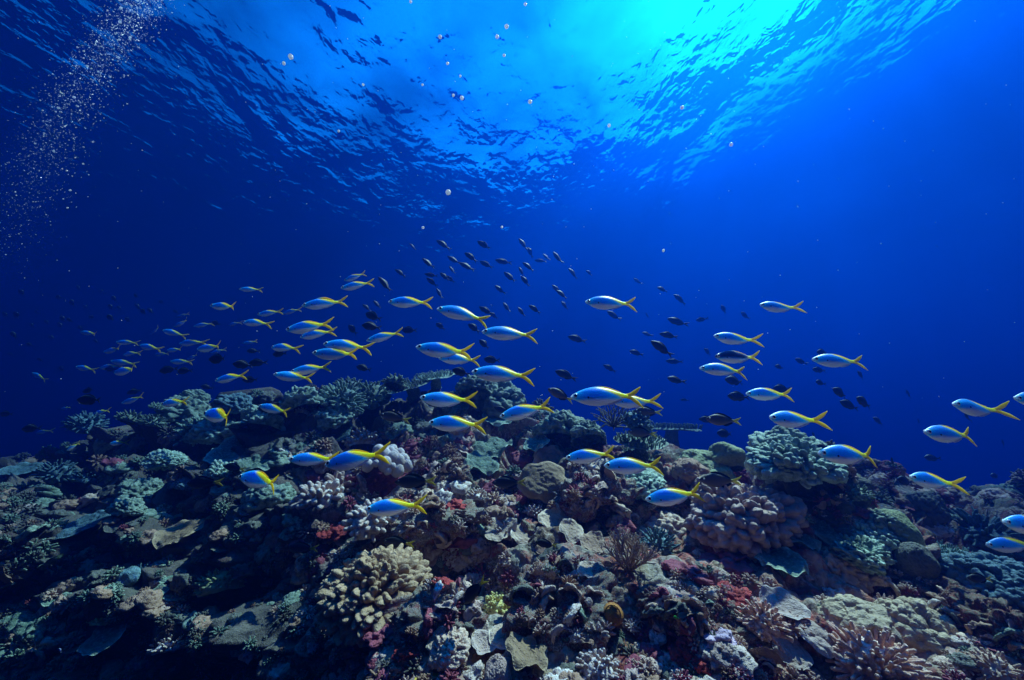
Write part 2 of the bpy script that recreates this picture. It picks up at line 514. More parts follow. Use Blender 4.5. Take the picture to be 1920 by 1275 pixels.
def finger_geo(seed, n=70, H=0.75, flen=0.45, frad=0.075, spread=95, taper=0.7, sides=7, knob=0, jit=0.18, up=0.0):
    """short fingers standing all over a low mound"""
    rng = np.random.default_rng(seed)
    g = Geo()
    for d in fib(n, R_(spread), rng):
        d = d + rng.normal(0, jit, 3) * 0.5
        d[2] += up
        d /= np.linalg.norm(d)
        L = flen * (0.7 + 0.6 * rng.random())
        p0 = d * (1, 1, H) * (1 - flen)
        dd = d + rng.normal(0, jit, 3); dd /= np.linalg.norm(dd)
        mid = p0 + d * L * .5
        p1 = mid + dd * L * .5 * np.array((1, 1, H * .6 + .4))
        r = frad * (0.8 + 0.4 * rng.random())
        tube(g, [p0, p0 * .5 + mid * .5, mid, p1], [r * 1.1, r * 1.05, r, r * taper], 0, 1, sides)
        for q in range(knob):
            s = rng.normal(0, 1, 3); s = s - d * s.dot(d) * .6; s /= np.linalg.norm(s)
            c = mid * .5 + p1 * .5 - d * L * .25 * rng.random()
            tube(g, [c, c + (s * .7 + d * .5) * r * 1.6], [r * .75, r * .6], .55, 1, 5)
    return g

def branch_geo(seed, n=14, levels=3, length=0.55, rad=0.05, spread=70, sides=5, kids=3, up=0.25, bend=0.55):
    """thin branches forking again and again"""
    rng = np.random.default_rng(seed)
    g = Geo()
    def grow(p, d, L, r, lv):
        e = p + d * L
        m = (p + e) / 2 + rng.normal(0, .04, 3) * L
        tube(g, [p, m, e], [r, r * .88, r * .72], 1 - (lv + 1) / (levels + 1), 1 - lv / (levels + 1), sides, cap=True)
        if lv > 0:
            for k in range(kids):
                nd = d + rng.normal(0, bend, 3) + np.array((0, 0, up)); nd /= np.linalg.norm(nd)
                q = p + d * L * (0.55 + 0.45 * (k + 1) / kids)
                grow(q, nd, L * .68, r * .7, lv - 1)
    for d in fib(n, R_(spread), rng):
        grow(d * .08, d / np.linalg.norm(d), length * (0.8 + .4 * rng.random()), rad, levels - 1)
    return g

def plate_geo(seed, cup=0.15, ruf=0.12, lob=0.22, thick=0.075, nr=34, nth=120, bump=0.06, bscale=3.6, sector=None):
    """a thin uneven plate with a wavy rim; top and underside"""
    g = Geo()
    th = np.arange(nth) / nth * 2 * np.pi
    cs = np.stack([np.cos(th), np.sin(th), 0 * th], 1)
    pa, pb = seed * 1.37, seed * 2.11
    na, nb = 3 + seed % 3, 7 + seed % 4
    rim = 1 + lob * 1.2 * fbm(cs * 1.0 + seed * 1.7, 2, seed) + .10 * (np.abs(np.sin(na * th / 2 + pa + .5 * vnoise(cs * 1.5 + seed, seed))) - .6) \
        + .055 * (np.abs(np.sin(nb * th / 2 + pb + .8 * vnoise(cs * 1.8 + seed, seed + 1))) - .6)
    rr = np.linspace(0.02, 1, nr)
    X = np.cos(th)[:, None] * rr[None] * rim[:, None]
    Y = np.sin(th)[:, None] * rr[None] * rim[:, None]
    P = np.stack([X, Y, 0 * X], -1).reshape(-1, 3)
    rad = np.hypot(P[:, 0], P[:, 1]); frac0 = np.tile(rr, nth)
    Z = cup * rad ** 2 + ruf * rad ** 1.5 * 1.5 * vnoise(P * 1.7 + seed, seed + 5) + ruf * .4 * rad ** 2 * vnoise(P * 4.0 + seed, seed + 6) - .06 * frac0 ** 8 + .008 * np.sin(frac0 * 24 + 2 * vnoise(P * 2, seed)) + .012 * fbm(P * 9 + seed, 3, seed)
    w, c = worley(P * bscale + seed, seed + 9)
    bt = np.sqrt(np.maximum(0, 1 - np.minimum(w * 1.2, 1) ** 2))
    frac = np.tile(rr, nth)
    top = np.stack([P[:, 0], P[:, 1], Z + bump * bt * (1 - frac ** 6)], 1)
    bot = np.stack([P[:, 0], P[:, 1], Z - thick * (1.05 - frac ** 4)], 1)
    t = np.clip(.25 * bt + .55 * frac ** 3 + .25 * (frac > .94) + .06 * np.sin(frac * 26), 0, 1)
    g.add(top, grid_faces(nth, nr, True), t)
    g.add(bot, grid_faces(nth, nr, True)[:, ::-1], 0.0)
    i = np.arange(nth); a = i * nr + nr - 1; b = ((i + 1) % nth) * nr + nr - 1; N = nth * nr
    g.f.append(np.stack([a, b, b + N, a + N], 1).astype(np.int32)[:, ::-1])
    return g

def stalk_geo(seed, h=0.6, r0=0.35, r1=0.2):
    g = Geo()
    n = 7
    z = np.linspace(-h, -0.02, n)
    rng = np.random.default_rng(seed)
    pts = np.stack([rng.normal(0, .02, n), rng.normal(0, .02, n), z], 1)
    tube(g, pts, np.linspace(r0, r1, n) * (1 + rng.normal(0, .06, n)), 0, .4, 12, cap=False)
    return g

def bulb_geo(seed, n=26, H=0.7, r=0.27):
    """a heap of smooth round bulbs"""
    rng = np.random.default_rng(seed)
    g = Geo()
    for d in fib(n, R_(85), rng):
        rad = r * (0.6 + 0.7 * rng.random())
        c = d * (1, 1, H) * (0.78 + .2 * rng.random()) + rng.normal(0, .05, 3)
        th = np.arange(14) / 14 * 2 * np.pi; ph = np.linspace(0.001, np.pi - .001, 10)
        TH, PH = np.meshgrid(th, ph, indexing='ij')
        s = np.stack([np.sin(PH) * np.cos(TH), np.sin(PH) * np.sin(TH), np.cos(PH)], -1).reshape(-1, 3)
        s = s * (1 + .15 * vnoise(s * 1.5 + c, seed))[:, None] * (1, 1, 1.12)
        g.add(s * rad + c, grid_faces(14, 10, True), 0.6 + .4 * np.clip(s[:, 2], -1, 1))
    return g

def rock_geo(seed, H=0.6, squash=0.7, nu=150, nv=90, amp=0.30, lobe=2.4):
    """lumpy pitted rock, rounded below too"""
    g = Geo()
    ph = np.linspace(0.001, np.pi - .001, nv); th = np.arange(nu) / nu * 2 * np.pi
    TH, PH = np.meshgrid(th, ph, indexing='ij')
    d = np.stack([np.sin(PH) * np.cos(TH), np.sin(PH) * np.sin(TH), np.cos(PH)], -1).reshape(-1, 3)
    b = d * (1, squash, H)
    wob = np.stack([vnoise(b * 3 + seed, seed + k) for k in (1, 2, 3)], 1)
    b = b + .13 * wob * (1, 1, H)
    w, c = worley((b + .1 * wob) * lobe + seed * 3.3, seed)
    w2, c2 = worley((b + .05 * wob) * lobe * 2.6 + seed, seed + 8)
    w3, c3 = worley(b * lobe * 7 + seed, seed + 12)
    def rd(w): return np.sqrt(np.maximum(0, 1 - np.minimum(w * 1.15, 1) ** 2)) - .5
    kn = sstep(.35, .6, c2)
    hh = amp * (.8 * rd(w) + .45 * rd(w2) + .20 * kn * rd(w3) + .9 * fbm(b * 2.2, 4, seed + 3, .6) + .45 * fbm(b * 8, 5, seed, .7)
                - .9 * sstep(.1, .5, fbm(b * 3.1 + 4, 3, seed + 5)))
    P = b + d * hh[:, None] * (1, 1, .75)
    g.add(P, grid_faces(nu, nv, True), np.where(c > .5, c2, c) * .999)
    return g

# ------------------------------------------------------------------ coral materials
def coral_mat(name, base, tip, p=1.6, mott=0.26, grain=90, bump=0.004, rough=0.75):
    m, nt, out = new_mat(name)
    T = NT(nt)
    co = T.n('ShaderNodeTexCoord').outputs['Object']
    geo = T.n('ShaderNodeNewGeometry')
    pos = geo.outputs['Position']
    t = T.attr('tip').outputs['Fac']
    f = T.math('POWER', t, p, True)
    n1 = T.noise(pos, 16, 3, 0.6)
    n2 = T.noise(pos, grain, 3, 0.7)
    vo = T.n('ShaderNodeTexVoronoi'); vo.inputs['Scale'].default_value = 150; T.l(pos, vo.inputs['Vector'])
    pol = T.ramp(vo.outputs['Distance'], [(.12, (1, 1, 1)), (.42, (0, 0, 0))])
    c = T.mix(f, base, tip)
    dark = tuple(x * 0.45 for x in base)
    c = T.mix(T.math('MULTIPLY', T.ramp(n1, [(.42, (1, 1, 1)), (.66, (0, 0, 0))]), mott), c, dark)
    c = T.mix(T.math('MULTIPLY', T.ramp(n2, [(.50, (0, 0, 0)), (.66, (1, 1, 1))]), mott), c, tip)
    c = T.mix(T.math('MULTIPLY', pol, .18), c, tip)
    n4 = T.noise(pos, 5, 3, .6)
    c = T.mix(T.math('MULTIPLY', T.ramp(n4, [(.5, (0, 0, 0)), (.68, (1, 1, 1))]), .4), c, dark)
    bs = T.n('ShaderNodeBsdfPrincipled')
    T.l(c, bs.inputs['Base Color'])
    bs.inputs['Roughness'].default_value = rough
    bs.inputs['Specular IOR Level'].default_value = 0.25
    T.l(T.bump(T.math('ADD', n2, T.math('MULTIPLY', pol, .5)), bump), bs.inputs['Normal'])
    T.l(bs.outputs[0], out.inputs['Surface'])
    return m
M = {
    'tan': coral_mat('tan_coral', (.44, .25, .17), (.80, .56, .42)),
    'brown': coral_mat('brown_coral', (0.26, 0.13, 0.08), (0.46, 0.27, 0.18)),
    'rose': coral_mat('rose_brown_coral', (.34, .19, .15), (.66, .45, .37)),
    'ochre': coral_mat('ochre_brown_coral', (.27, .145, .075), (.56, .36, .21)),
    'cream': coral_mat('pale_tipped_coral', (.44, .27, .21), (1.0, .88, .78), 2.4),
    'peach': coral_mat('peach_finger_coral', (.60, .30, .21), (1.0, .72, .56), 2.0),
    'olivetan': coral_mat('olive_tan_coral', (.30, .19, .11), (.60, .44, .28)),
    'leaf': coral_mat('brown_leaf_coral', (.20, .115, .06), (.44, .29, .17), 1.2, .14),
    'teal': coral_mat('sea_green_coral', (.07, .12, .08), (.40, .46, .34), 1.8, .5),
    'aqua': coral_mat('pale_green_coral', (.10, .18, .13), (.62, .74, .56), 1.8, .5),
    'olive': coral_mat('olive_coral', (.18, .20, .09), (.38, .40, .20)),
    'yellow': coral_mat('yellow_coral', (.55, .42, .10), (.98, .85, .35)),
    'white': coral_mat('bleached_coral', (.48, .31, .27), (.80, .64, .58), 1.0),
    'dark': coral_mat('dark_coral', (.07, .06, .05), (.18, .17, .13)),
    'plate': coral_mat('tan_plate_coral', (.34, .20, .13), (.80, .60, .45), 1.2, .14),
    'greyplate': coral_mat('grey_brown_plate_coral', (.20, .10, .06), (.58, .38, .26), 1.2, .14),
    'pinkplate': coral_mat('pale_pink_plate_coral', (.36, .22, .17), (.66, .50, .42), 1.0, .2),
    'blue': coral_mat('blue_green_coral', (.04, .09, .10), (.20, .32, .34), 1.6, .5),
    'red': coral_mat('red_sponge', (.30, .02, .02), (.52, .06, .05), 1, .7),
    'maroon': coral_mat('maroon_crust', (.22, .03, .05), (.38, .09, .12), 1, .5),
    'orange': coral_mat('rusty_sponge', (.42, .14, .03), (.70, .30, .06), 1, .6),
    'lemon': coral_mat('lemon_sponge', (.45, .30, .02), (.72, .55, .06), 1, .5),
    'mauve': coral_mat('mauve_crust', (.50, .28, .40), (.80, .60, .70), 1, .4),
}

BVHS = [BVH]
def hit(u, v, every=False):
    d = Vector(ray(u, v)); n = d.length
    h = BVH.ray_cast(Vector((0, 0, 0)), d / n)
    for b in (BVHS[1:] if every else ()):
        q = b.ray_cast(Vector((0, 0, 0)), d / n)
        if q[0] is not None and (h[0] is None or q[3] < h[3]): h = q
    if h[0] is None: return None
    return h[0], h[1], h[3] / n          # point, normal, forward depth

CORALS, KEEP = [], []
def seat(o, u, v, wpx, lean=0.35, lift=0.0, depth=None, tilt=None, spin=None, sq=1.0):
    """set a unit sized thing on the reef under a point of the frame"""
    if depth is None:
        h = hit(u, v, every=True)
        if h is None:
            h = hit(u, v + 25) or hit(u, v + 60)
            p, n, z = h
            p = Vector(ray(u, v)) * z
        else:
            p, n, z = h
    else:
        z, n = depth, Vector((0, -.3, 1)); p = Vector(ray(u, v)) * z
    s = wpx * z / F
    if n.z < 0: n = -n
    up = (Vector((0, 0, 1)) * (1 - lean) + Vector(n) * lean)
    if tilt: up = Vector(tilt)
    up.normalize()
    rng = random.Random(int(u * 7 + v * 13))
    ang = rng.random() * 6.28 if spin is None else R(spin)
    q = up.to_track_quat('Z', 'Y')
    o.rotation_mode = 'QUATERNION'
    o.rotation_quaternion = q @ Matrix.Rotation(ang, 3, 'Z').to_quaternion()
    o.scale = (s, s, s * sq)
    o.location = p + up * (lift * s)
    o['px'] = 0
    del o['px']
    return o

def coral(kind, u, v, w, mat, label, cat='coral', group=None, seed=None, **kw):
    """w: half width in frame pixels"""
    seed = seed if seed is not None else int(u * 3 + v * 5) % 9973
    sk = {k: kw.pop(k) for k in ('lean', 'lift', 'depth', 'tilt', 'spin', 'sq') if k in kw}
    hi = w > 55
    if kind == 'lobed':
        kw.setdefault('nu', 200 if hi else 96); kw.setdefault('nv', 100 if hi else 52)
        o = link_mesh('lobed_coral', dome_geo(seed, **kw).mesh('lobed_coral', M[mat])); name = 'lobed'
        sk.setdefault('lift', 0.0)
    elif kind == 'finger':
        o = link_mesh('finger_coral', None)
        link_mesh('branches', finger_geo(seed, **kw).mesh('branches', M[mat]), o).name = 'branch_cluster'
        b = dome_geo(seed + 1, H=kw.get('H', .75), lobe=5, amp=.12, nu=36, nv=20, R=1 - kw.get('flen', .45) * .75)
        link_mesh('base', b.mesh('base', M[mat]), o)
    elif kind == 'branch':
        o = link_mesh('branching_coral', branch_geo(seed, **kw).mesh('branching_coral', M[mat]))
    elif kind == 'plate':
        o = link_mesh('plate_coral', None)
        link_mesh('plate', plate_geo(seed, **kw).mesh('plate', M[mat]), o)
        link_mesh('stalk', stalk_geo(seed).mesh('stalk', M[mat]), o)
        sk.setdefault('lift', 0.35)
    elif kind == 'bulb':
        o = link_mesh('bubble_coral', bulb_geo(seed, **kw).mesh('bubble_coral', M[mat]))
    elif kind == 'table':
        o = link_mesh('table_coral', None)
        g = plate_geo(seed, cup=.03, ruf=.03, lob=.12, thick=.07, bump=0.0)
        link_mesh('plate', g.mesh('plate', M[mat]), o)
        rng = np.random.default_rng(seed); fg = Geo()
        for k in range(kw.pop('n', 220)):
            a, r = rng.random() * 6.283, math.sqrt(rng.random()) * .98
            p = np.array((r * math.cos(a), r * math.sin(a), 0.0))
            L = .13 * (.6 + .8 * rng.random())
            tube(fg, [p, p + np.array((rng.normal(0, .02) + p[0] * .05, rng.normal(0, .02) + p[1] * .05, L))], [.03, .02], .3, 1, 5)
        link_mesh('branchlet_layer', fg.mesh('branchlet_layer', M[mat]), o)
        link_mesh('stalk', stalk_geo(seed, h=kw.pop('sh', .7), r0=.3, r1=.22).mesh('stalk', M[mat]), o)
        sk.setdefault('lift', 0.4)
    elif kind == 'rock':
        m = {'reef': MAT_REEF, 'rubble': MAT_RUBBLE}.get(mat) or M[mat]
        g = rock_geo(seed, **kw)
        me = g.mesh('reef_rock', m)
        at = me.attributes.new('cell', 'FLOAT', 'POINT'); at.data.foreach_set('value', np.concatenate(g.t).astype(np.float32))
        o = link_mesh('reef_rock', me)
    elif kind == 'sponge':
        o = link_mesh('encrusting_sponge', dome_geo(seed, H=.28, lobe=2.6, amp=.3, nu=72, nv=36, wob=.42).mesh('encrusting_sponge', M[mat]))
    elif kind == 'tube':
        g = Geo()
        rng = np.random.default_rng(seed)
        tube(g, [(0, 0, -.3), (.05, 0, .3), (.0, .05, .8)], [.55, .62, .5], 0, .8, 16, cap=False)
        tube(g, [(.0, .05, .8), (0, .05, .9), (0, .05, .2)], [.5, .42, .3], .8, 0, 16, cap=False)
        o = link_mesh('tube_sponge', g.mesh('tube_sponge', M[mat]))
    seat(o, u, v, w, **sk)
    if kind == 'rock':
        mw = Matrix.LocRotScale(o.location, o.rotation_quaternion, o.scale)
        BVHS.append(BVHTree.FromPolygons([mw @ q.co for q in o.data.vertices], [tuple(q.vertices) for q in o.data.polygons]))
    tag(o, label, cat, group)
    CORALS.append(o)
    if kind not in ('rock', 'sponge'): KEEP.append((u, v, w))
    return o

# ------------------------------------------------------------------ the colonies one can tell apart
# ledges and boulders
coral('rock', 800, 985, 92, 'rubble', 'long pale rubble ledge under the fish in the middle, dark hollow beneath', 'rock', H=.24, squash=.6, seed=111, spin=0, lift=.15, tilt=(0, -.2, 1))
coral('rock', 1130, 950, 120, 'rubble', 'wide grey green ledge in the centre with dark shade below', 'rock', H=.26, squash=.55, seed=112, spin=-8, lift=.15, tilt=(0, -.2, 1))
coral('rock', 850, 905, 62, 'reef', 'rough boulder right of the white bubble coral', 'rock', H=.5, seed=113, spin=10)
coral('rock', 1060, 1120, 110, 'rubble', 'broad smooth rubble hump in the middle of the foreground', 'rock', H=.28, seed=114, spin=0, tilt=(0, -.35, .95), lift=-.05)
coral('rock', 820, 1150, 80, 'rubble', 'white speckled rubble slope right of the big tan mound', 'rock', H=.28, seed=115, tilt=(0, -.35, .95))
coral('rock', 1350, 1180, 80, 'rubble', 'pale rubble mound behind the red sponges', 'rock', H=.3, seed=116, tilt=(0, -.3, .95))
coral('rock', 1530, 940, 76, 'dark', 'tall dark coral head with steep shaded side on the right crest', 'rock', H=1.2, squash=.9, seed=117, depth=2.0, tilt=(0, 0, 1), spin=20)  # near-black material stands in for the shade under the overhang
coral('rock', 712, 902, 56, 'maroon', 'pinkish rock under the heap of round white bubble coral', 'rock', H=.5, amp=.2, seed=4)
coral('rock', 1432, 1245, 26, 'maroon', 'maroon pillar holding up the peach finger coral', 'rock', H=1.0, seed=87, amp=.2)
# foreground, centre
coral('lobed', 702, 1125, 86, 'ochre', 'large knobbly tan coral mound with green patch, above the dark hollow in the foreground', lobe=7.0, amp=.22, H=.8, seed=11, sharp=1.35, fine=.3, lift=.15, sq=.85)
coral('lobed', 1385, 985, 84, 'rose', 'broad rosy brown mound of rounded knobs below the lowest flying yellow tail on the right', lobe=6.2, amp=.22, H=.62, seed=17, sharp=1.3, fine=.3, lift=.15)
coral('lobed', 1245, 1000, 46, 'tan', 'pale tan knobbed coral between the spiky thicket and the rosy brown mound', lobe=5, amp=.18, H=.6, seed=23)
coral('branch', 1180, 1068, 66, 'tan', 'fine branched tan thicket coral standing on a narrow stem', n=18, levels=4, kids=3, length=.40, rad=.035, spread=62, up=.28, bend=.40, seed=5, lean=.1, lift=-.05)
coral('finger', 1232, 1028, 40, 'blue', 'blue green finger coral tucked behind the fine branched tan thicket', n=70, flen=.5, frad=.05, seed=31)
coral('bulb', 724, 882, 42, 'white', 'heap of round white bubble coral in the middle of the slope', seed=3, lift=.2, n=34, r=.23)
coral('finger', 695, 982, 44, 'cream', 'pale knob tipped coral directly under the fish near the dark gully', n=64, flen=.35, frad=.10, taper=.9, H=.6, seed=41, lift=.1)
coral('finger', 895, 945, 25, 'cream', 'small white tipped coral on the ledge left of the big brown leaf plate', n=60, flen=.4, frad=.085, H=.75, seed=43, lift=.25)
coral('finger', 1003, 970, 22, 'cream', 'small white tipped coral above the two tan fan plates', n=60, flen=.4, frad=.085, H=.7, seed=47, lift=.25)
coral('finger', 948, 1015, 30, 'cream', 'white tipped coral growing in front of the tan fan plates', n=56, flen=.5, frad=.07, H=.9, seed=53, lift=.2)
coral('plate', 1025, 905, 46, 'leaf', 'big brown leaf shaped plate coral hanging on the middle of the slope', tilt=(-.1, -.9, .55), cup=-.15, ruf=.16, lob=.42, seed=61, bump=.03)
coral('plate', 1028, 868, 30, 'greyplate', 'shaded grey brown plate just above the big brown leaf plate', tilt=(.1, -.8, .6), seed=62)
coral('plate', 940, 1000, 30, 'plate', 'tan fan plate left of the small white tipped coral', tilt=(-.2, -.55, .83), seed=63, cup=.2)
coral('plate', 985, 1012, 28, 'plate', 'tan fan plate with pale rim right of the white tipped coral', tilt=(.2, -.55, .83), seed=64, cup=.1)
coral('plate', 1040, 985, 30, 'plate', 'curled tan plate leading right from the white tipped coral', tilt=(.0, -.6, .8), seed=65, ruf=.2)
coral('plate', 1070, 1003, 26, 'plate', 'tan plate with scalloped edge above the small brown cup plate', tilt=(.2, -.55, .83), seed=66)
coral('plate', 1112, 1030, 27, 'greyplate', 'small brown cup plate left of the fine branched thicket', tilt=(.1, -.45, .9), seed=67, cup=.25)
coral('plate', 1103, 1075, 20, 'plate', 'small green tan plate on a thin stalk under the branched thicket', seed=68, tilt=(.1, -.4, .9))
coral('lobed', 845, 1215, 34, 'tan', 'round tan lobed coral at the bottom, with a flat plate rim on its left', lobe=5.5, amp=.2, H=.55, seed=71, tilt=(0, -.45, .9))
coral('plate', 826, 1207, 24, 'plate', 'flat tan rim growing behind the round lobed coral at the bottom', tilt=(-.2, -.6, .8), seed=72, thick=.06)
coral('plate', 900, 1190, 20, 'plate', 'small tan cup coral, the upper of two side by side at the bottom', tilt=(.1, -.45, .9), seed=73, cup=.3, thick=.08)
coral('plate', 907, 1213, 23, 'pinkplate', 'small pale cup coral, the lower of two side by side at the bottom', tilt=(.1, -.45, .9), seed=74, cup=.3, thick=.08)
coral('plate', 955, 1203, 35, 'plate', 'thick smooth tan plate with rounded lobes near the bottom centre', tilt=(.05, -.25, .95), seed=75, cup=.05, lob=.18, thick=.14, bump=.08, bscale=2.5)
coral('plate', 992, 1242, 42, 'leaf', 'wide brown plate with scalloped edge at the bottom centre', tilt=(.15, -.2, .97), seed=76, cup=.22, lob=.34, ruf=.2, thick=.09, bump=.03)
coral('lobed', 935, 1262, 28, 'rose', 'pinkish brown dome at the bottom edge beside the wide brown plate', lobe=8, amp=.05, H=.8, seed=77)
coral('finger', 933, 1150, 28, 'yellow', 'small yellow coral cluster standing on pale rubble', n=50, flen=.42, frad=.11, taper=.9, seed=79, knob=2, lift=.3)
coral('finger', 1122, 1262, 40, 'cream', 'white finger coral cut by the bottom edge of the photo', n=70, flen=.4, frad=.085, taper=.9, H=.7, seed=81, knob=1, lift=.1)
coral('finger', 1082, 1197, 17, 'cream', 'tiny white coral tuft on open grey rubble', n=40, flen=.4, frad=.11, seed=83, lift=.2)
coral('finger', 1185, 1178, 15, 'cream', 'tiny white coral tuft beside the rusty tube sponge', n=36, flen=.5, frad=.10, seed=84, lift=.2)
coral('finger', 1428, 1180, 40, 'peach', 'peach coloured finger coral standing on a maroon pillar', n=85, flen=.5, frad=.065, H=1.0, spread=100, taper=.8, seed=85, lift=.25, knob=1)
coral('finger', 1482, 1180, 30, 'peach', 'low arm of peach finger coral beside the standing peach cluster', n=70, flen=.5, frad=.06, H=.5, taper=.8, seed=86, lift=.2)
coral('plate', 1486, 1230, 30, 'pinkplate', 'smooth pale pink plate right of the peach finger coral', tilt=(-.1, -.5, .85), seed=88, cup=.1, ruf=.16, thick=.12, bump=.07, bscale=3)
coral('plate', 1528, 1200, 38, 'pinkplate', 'wavy pale plate leading up to the tan lobed shelf', tilt=(.2, -.6, .75), seed=89, cup=.05, ruf=.14, thick=.12, bump=.15, bscale=2.6)
coral('plate', 1470, 1147, 38, 'pinkplate', 'thin pale ridge plate behind the peach finger coral', tilt=(-.1, -.35, .9), seed=90, cup=.12, ruf=.16, thick=.12, bump=.06)
coral('finger', 1446, 1112, 17, 'rose', 'small knobbly pink stump above the thin pale ridge plate', n=30, flen=.5, frad=.14, H=1.4, seed=91, lift=.2)
coral('finger', 1640, 1258, 78, 'peach', 'large peach finger coral along the bottom edge', n=190, flen=.42, frad=.045, H=.6, taper=.85, seed=92, lift=.1, knob=1)
coral('lobed', 1600, 1170, 52, 'olivetan', 'tan lobed shelf coral with overhanging front edge', lobe=4.4, amp=.16, H=.4, seed=93, sharp=1.0, lift=.2)
coral('lobed', 1712, 1200, 62, 'olivetan', 'big olive tan knobby dome at the lower right', lobe=4.6, amp=.18, H=.85, seed=94, sharp=1.05, lift=.05)
coral('finger', 1660, 1145, 22, 'rose', 'small brown bunch of stubby fingers between the shelf and the knobby dome', n=50, flen=.5, frad=.09, H=1.1, seed=95, lift=.2)
coral('lobed', 1570, 1068, 42, 'tan', 'pale lobed coral, upper of a pair on the right slope', lobe=4.8, amp=.2, H=.5, seed=96, lift=.15)
coral('lobed', 1618, 1098, 34, 'tan', 'pale lobed coral, lower of a pair on the right slope', lobe=4.4, amp=.2, H=.6, seed=97, lift=.1)
coral('lobed', 1690, 1020, 32, 'olive', 'tall dark green brain coral dome standing alone on the right', lobe=14, amp=.04, H=1.5, low=140, seed=98, wob=.06, lift=.4)
coral('lobed', 1712, 1055, 32, 'dark', 'dark round shoulder below the tall green brain dome', lobe=12, amp=.04, H=1.1, low=140, seed=99, wob=.06, lift=.1)
coral('tube', 1152, 1152, 30, 'orange', 'rusty orange tube sponge with dark opening in the foreground', 'sponge', tilt=(-.3, -.8, .35), lift=.1)
coral('rock', 1290, 1170, 36, 'rubble', 'upright pale lump of crusted rock beside red sponges', 'rock', H=.85, amp=.25, seed=101, lift=.3)
coral('rock', 1222, 1128, 30, 'rubble', 'small arch of white crusted rubble above the dark red patch', 'rock', H=.45, amp=.3, seed=102, lift=.2)
for u, v, w, m_, lb in [(1288, 1220, 22, 'red', 'bright red sponge patch in the rubble under the pale lump'), (1318, 1243, 14, 'red', 'small red sponge at the bottom right of the bright red patch'),
                        (1370, 1122, 26, 'red', 'red sponge crust below the rosy brown mound'), (800, 1268, 16, 'lemon', 'small lemon yellow sponge at the bottom edge'),
                        (905, 1238, 22, 'orange', 'orange brown sponge under the two small cup corals'), (830, 1095, 20, 'red', 'dull red sponge right of the big knobbly tan mound'),
                        (720, 1190, 26, 'maroon', 'maroon sponge lump under the big knobbly tan mound'), (690, 1225, 26, 'maroon', 'maroon sponge lump lower left of the white rubble'),
                        (850, 1030, 34, 'maroon', 'dark maroon hump with a pale green top right of the big tan mound'), (760, 1225, 18, 'red', 'crimson sponge lump on the edge of the white rubble'),
                        (620, 995, 22, 'red', 'crimson patch in the dark gully below the knob tipped row'), (855, 948, 13, 'red', 'small crimson patch on the left of the ledge with the white tipped coral'),
                        (1345, 1195, 26, 'mauve', 'mauve crust patch in the pale rubble left of the peach finger coral'), (1290, 1075, 30, 'maroon', 'maroon crust under the blue green finger coral'),
                        (1370, 1045, 34, 'maroon', 'dark red crust on the wall under the rosy brown mound')]:
    coral('sponge', u, v, w, m_, lb, 'sponge')
coral('lobed', 1488, 868, 66, 'aqua', 'pale sea green cauliflower coral capping the tall dark coral head', lobe=6, amp=.26, H=.45, seed=118, depth=1.88, tilt=(-.1, -.5, .85), wob=.2)
coral('lobed', 1476, 835, 34, 'teal', 'small green knob coral on top of the tall coral head', lobe=4, amp=.2, H=.9, seed=119, depth=2.0, tilt=(0, 0, 1), low=130)
coral('lobed', 1432, 848, 20, 'teal', 'little green knob left of the top of the tall coral head', lobe=4, amp=.2, H=.9, seed=120, depth=2.0, tilt=(0, 0, 1), low=130)
coral('lobed', 1360, 862, 32, 'olive', 'smooth rounded olive dome on the crest left of the tall coral head', lobe=12, amp=.04, H=.9, seed=121, low=140)
coral('lobed', 1312, 866, 36, 'olive', 'wider olive dome with ridged flank on the crest', lobe=10, amp=.05, H=.7, seed=122, low=140)
coral('lobed', 1345, 895, 30, 'olive', 'greenish brain dome under the olive domes, behind a dim brown fish', lobe=14, amp=.04, H=.8, seed=123)
coral('lobed', 1290, 890, 34, 'brown', 'brown mottled boulder coral left of the greenish brain dome', lobe=6, amp=.08, H=.8, seed=124)
coral('lobed', 1200, 905, 40, 'aqua', 'pale green crust of small lobes behind the lower pair of fish in the centre', lobe=7, amp=.18, H=.4, seed=125)
coral('table', 1258, 803, 52, 'teal', 'flat table coral sticking out from the crest against the blue', depth=5.2, tilt=(.03, -.05, 1), sh=1.1, lift=0)
coral('branch', 1150, 800, 48, 'dark', 'dark spiky branching coral on the crest near the centre', n=22, levels=2, length=.6, rad=.03, spread=75, seed=127, kids=3)
coral('finger', 1192, 800, 30, 'blue', 'round blue green coral head beside the dark spiky one', n=60, flen=.3, frad=.07, seed=128, lift=.2)
coral('table', 1200, 835, 46, 'teal', 'stack top plate below the round blue green head', tilt=(0, -.3, .95), seed=129, lift=.2)
coral('table', 1205, 855, 40, 'teal', 'lower stacked plate below the round blue green head', tilt=(0, -.3, .95), seed=130, lift=.2)
coral('lobed', 928, 765, 50, 'teal', 'round knobby green grey colony on the crest behind two leaping fish', lobe=4.6, amp=.26, H=.8, seed=131, lift=.1)
coral('lobed', 888, 735, 30, 'teal', 'small knobby colony left of the round green grey one on the crest', lobe=4.6, amp=.26, H=.8, seed=132)
coral('lobed', 1052, 820, 42, 'teal', 'tall knobby colony in the centre under the fish with a tilted yellow back', lobe=5.5, amp=.24, H=.95, seed=133, lift=.1)
coral('lobed', 1105, 820, 30, 'teal', 'smaller knobby colony right of the tall one in the centre', lobe=5.5, amp=.24, H=.8, seed=134)
coral('plate', 935, 795, 32, 'aqua', 'pale green cup plate at the tail of the lower of two stacked fish', tilt=(0, -.5, .85), seed=135, cup=.2)
coral('plate', 1008, 838, 26, 'aqua', 'frilled pale ridge plate below the tall knobby colony', tilt=(-.2, -.5, .85), seed=136, ruf=.2)
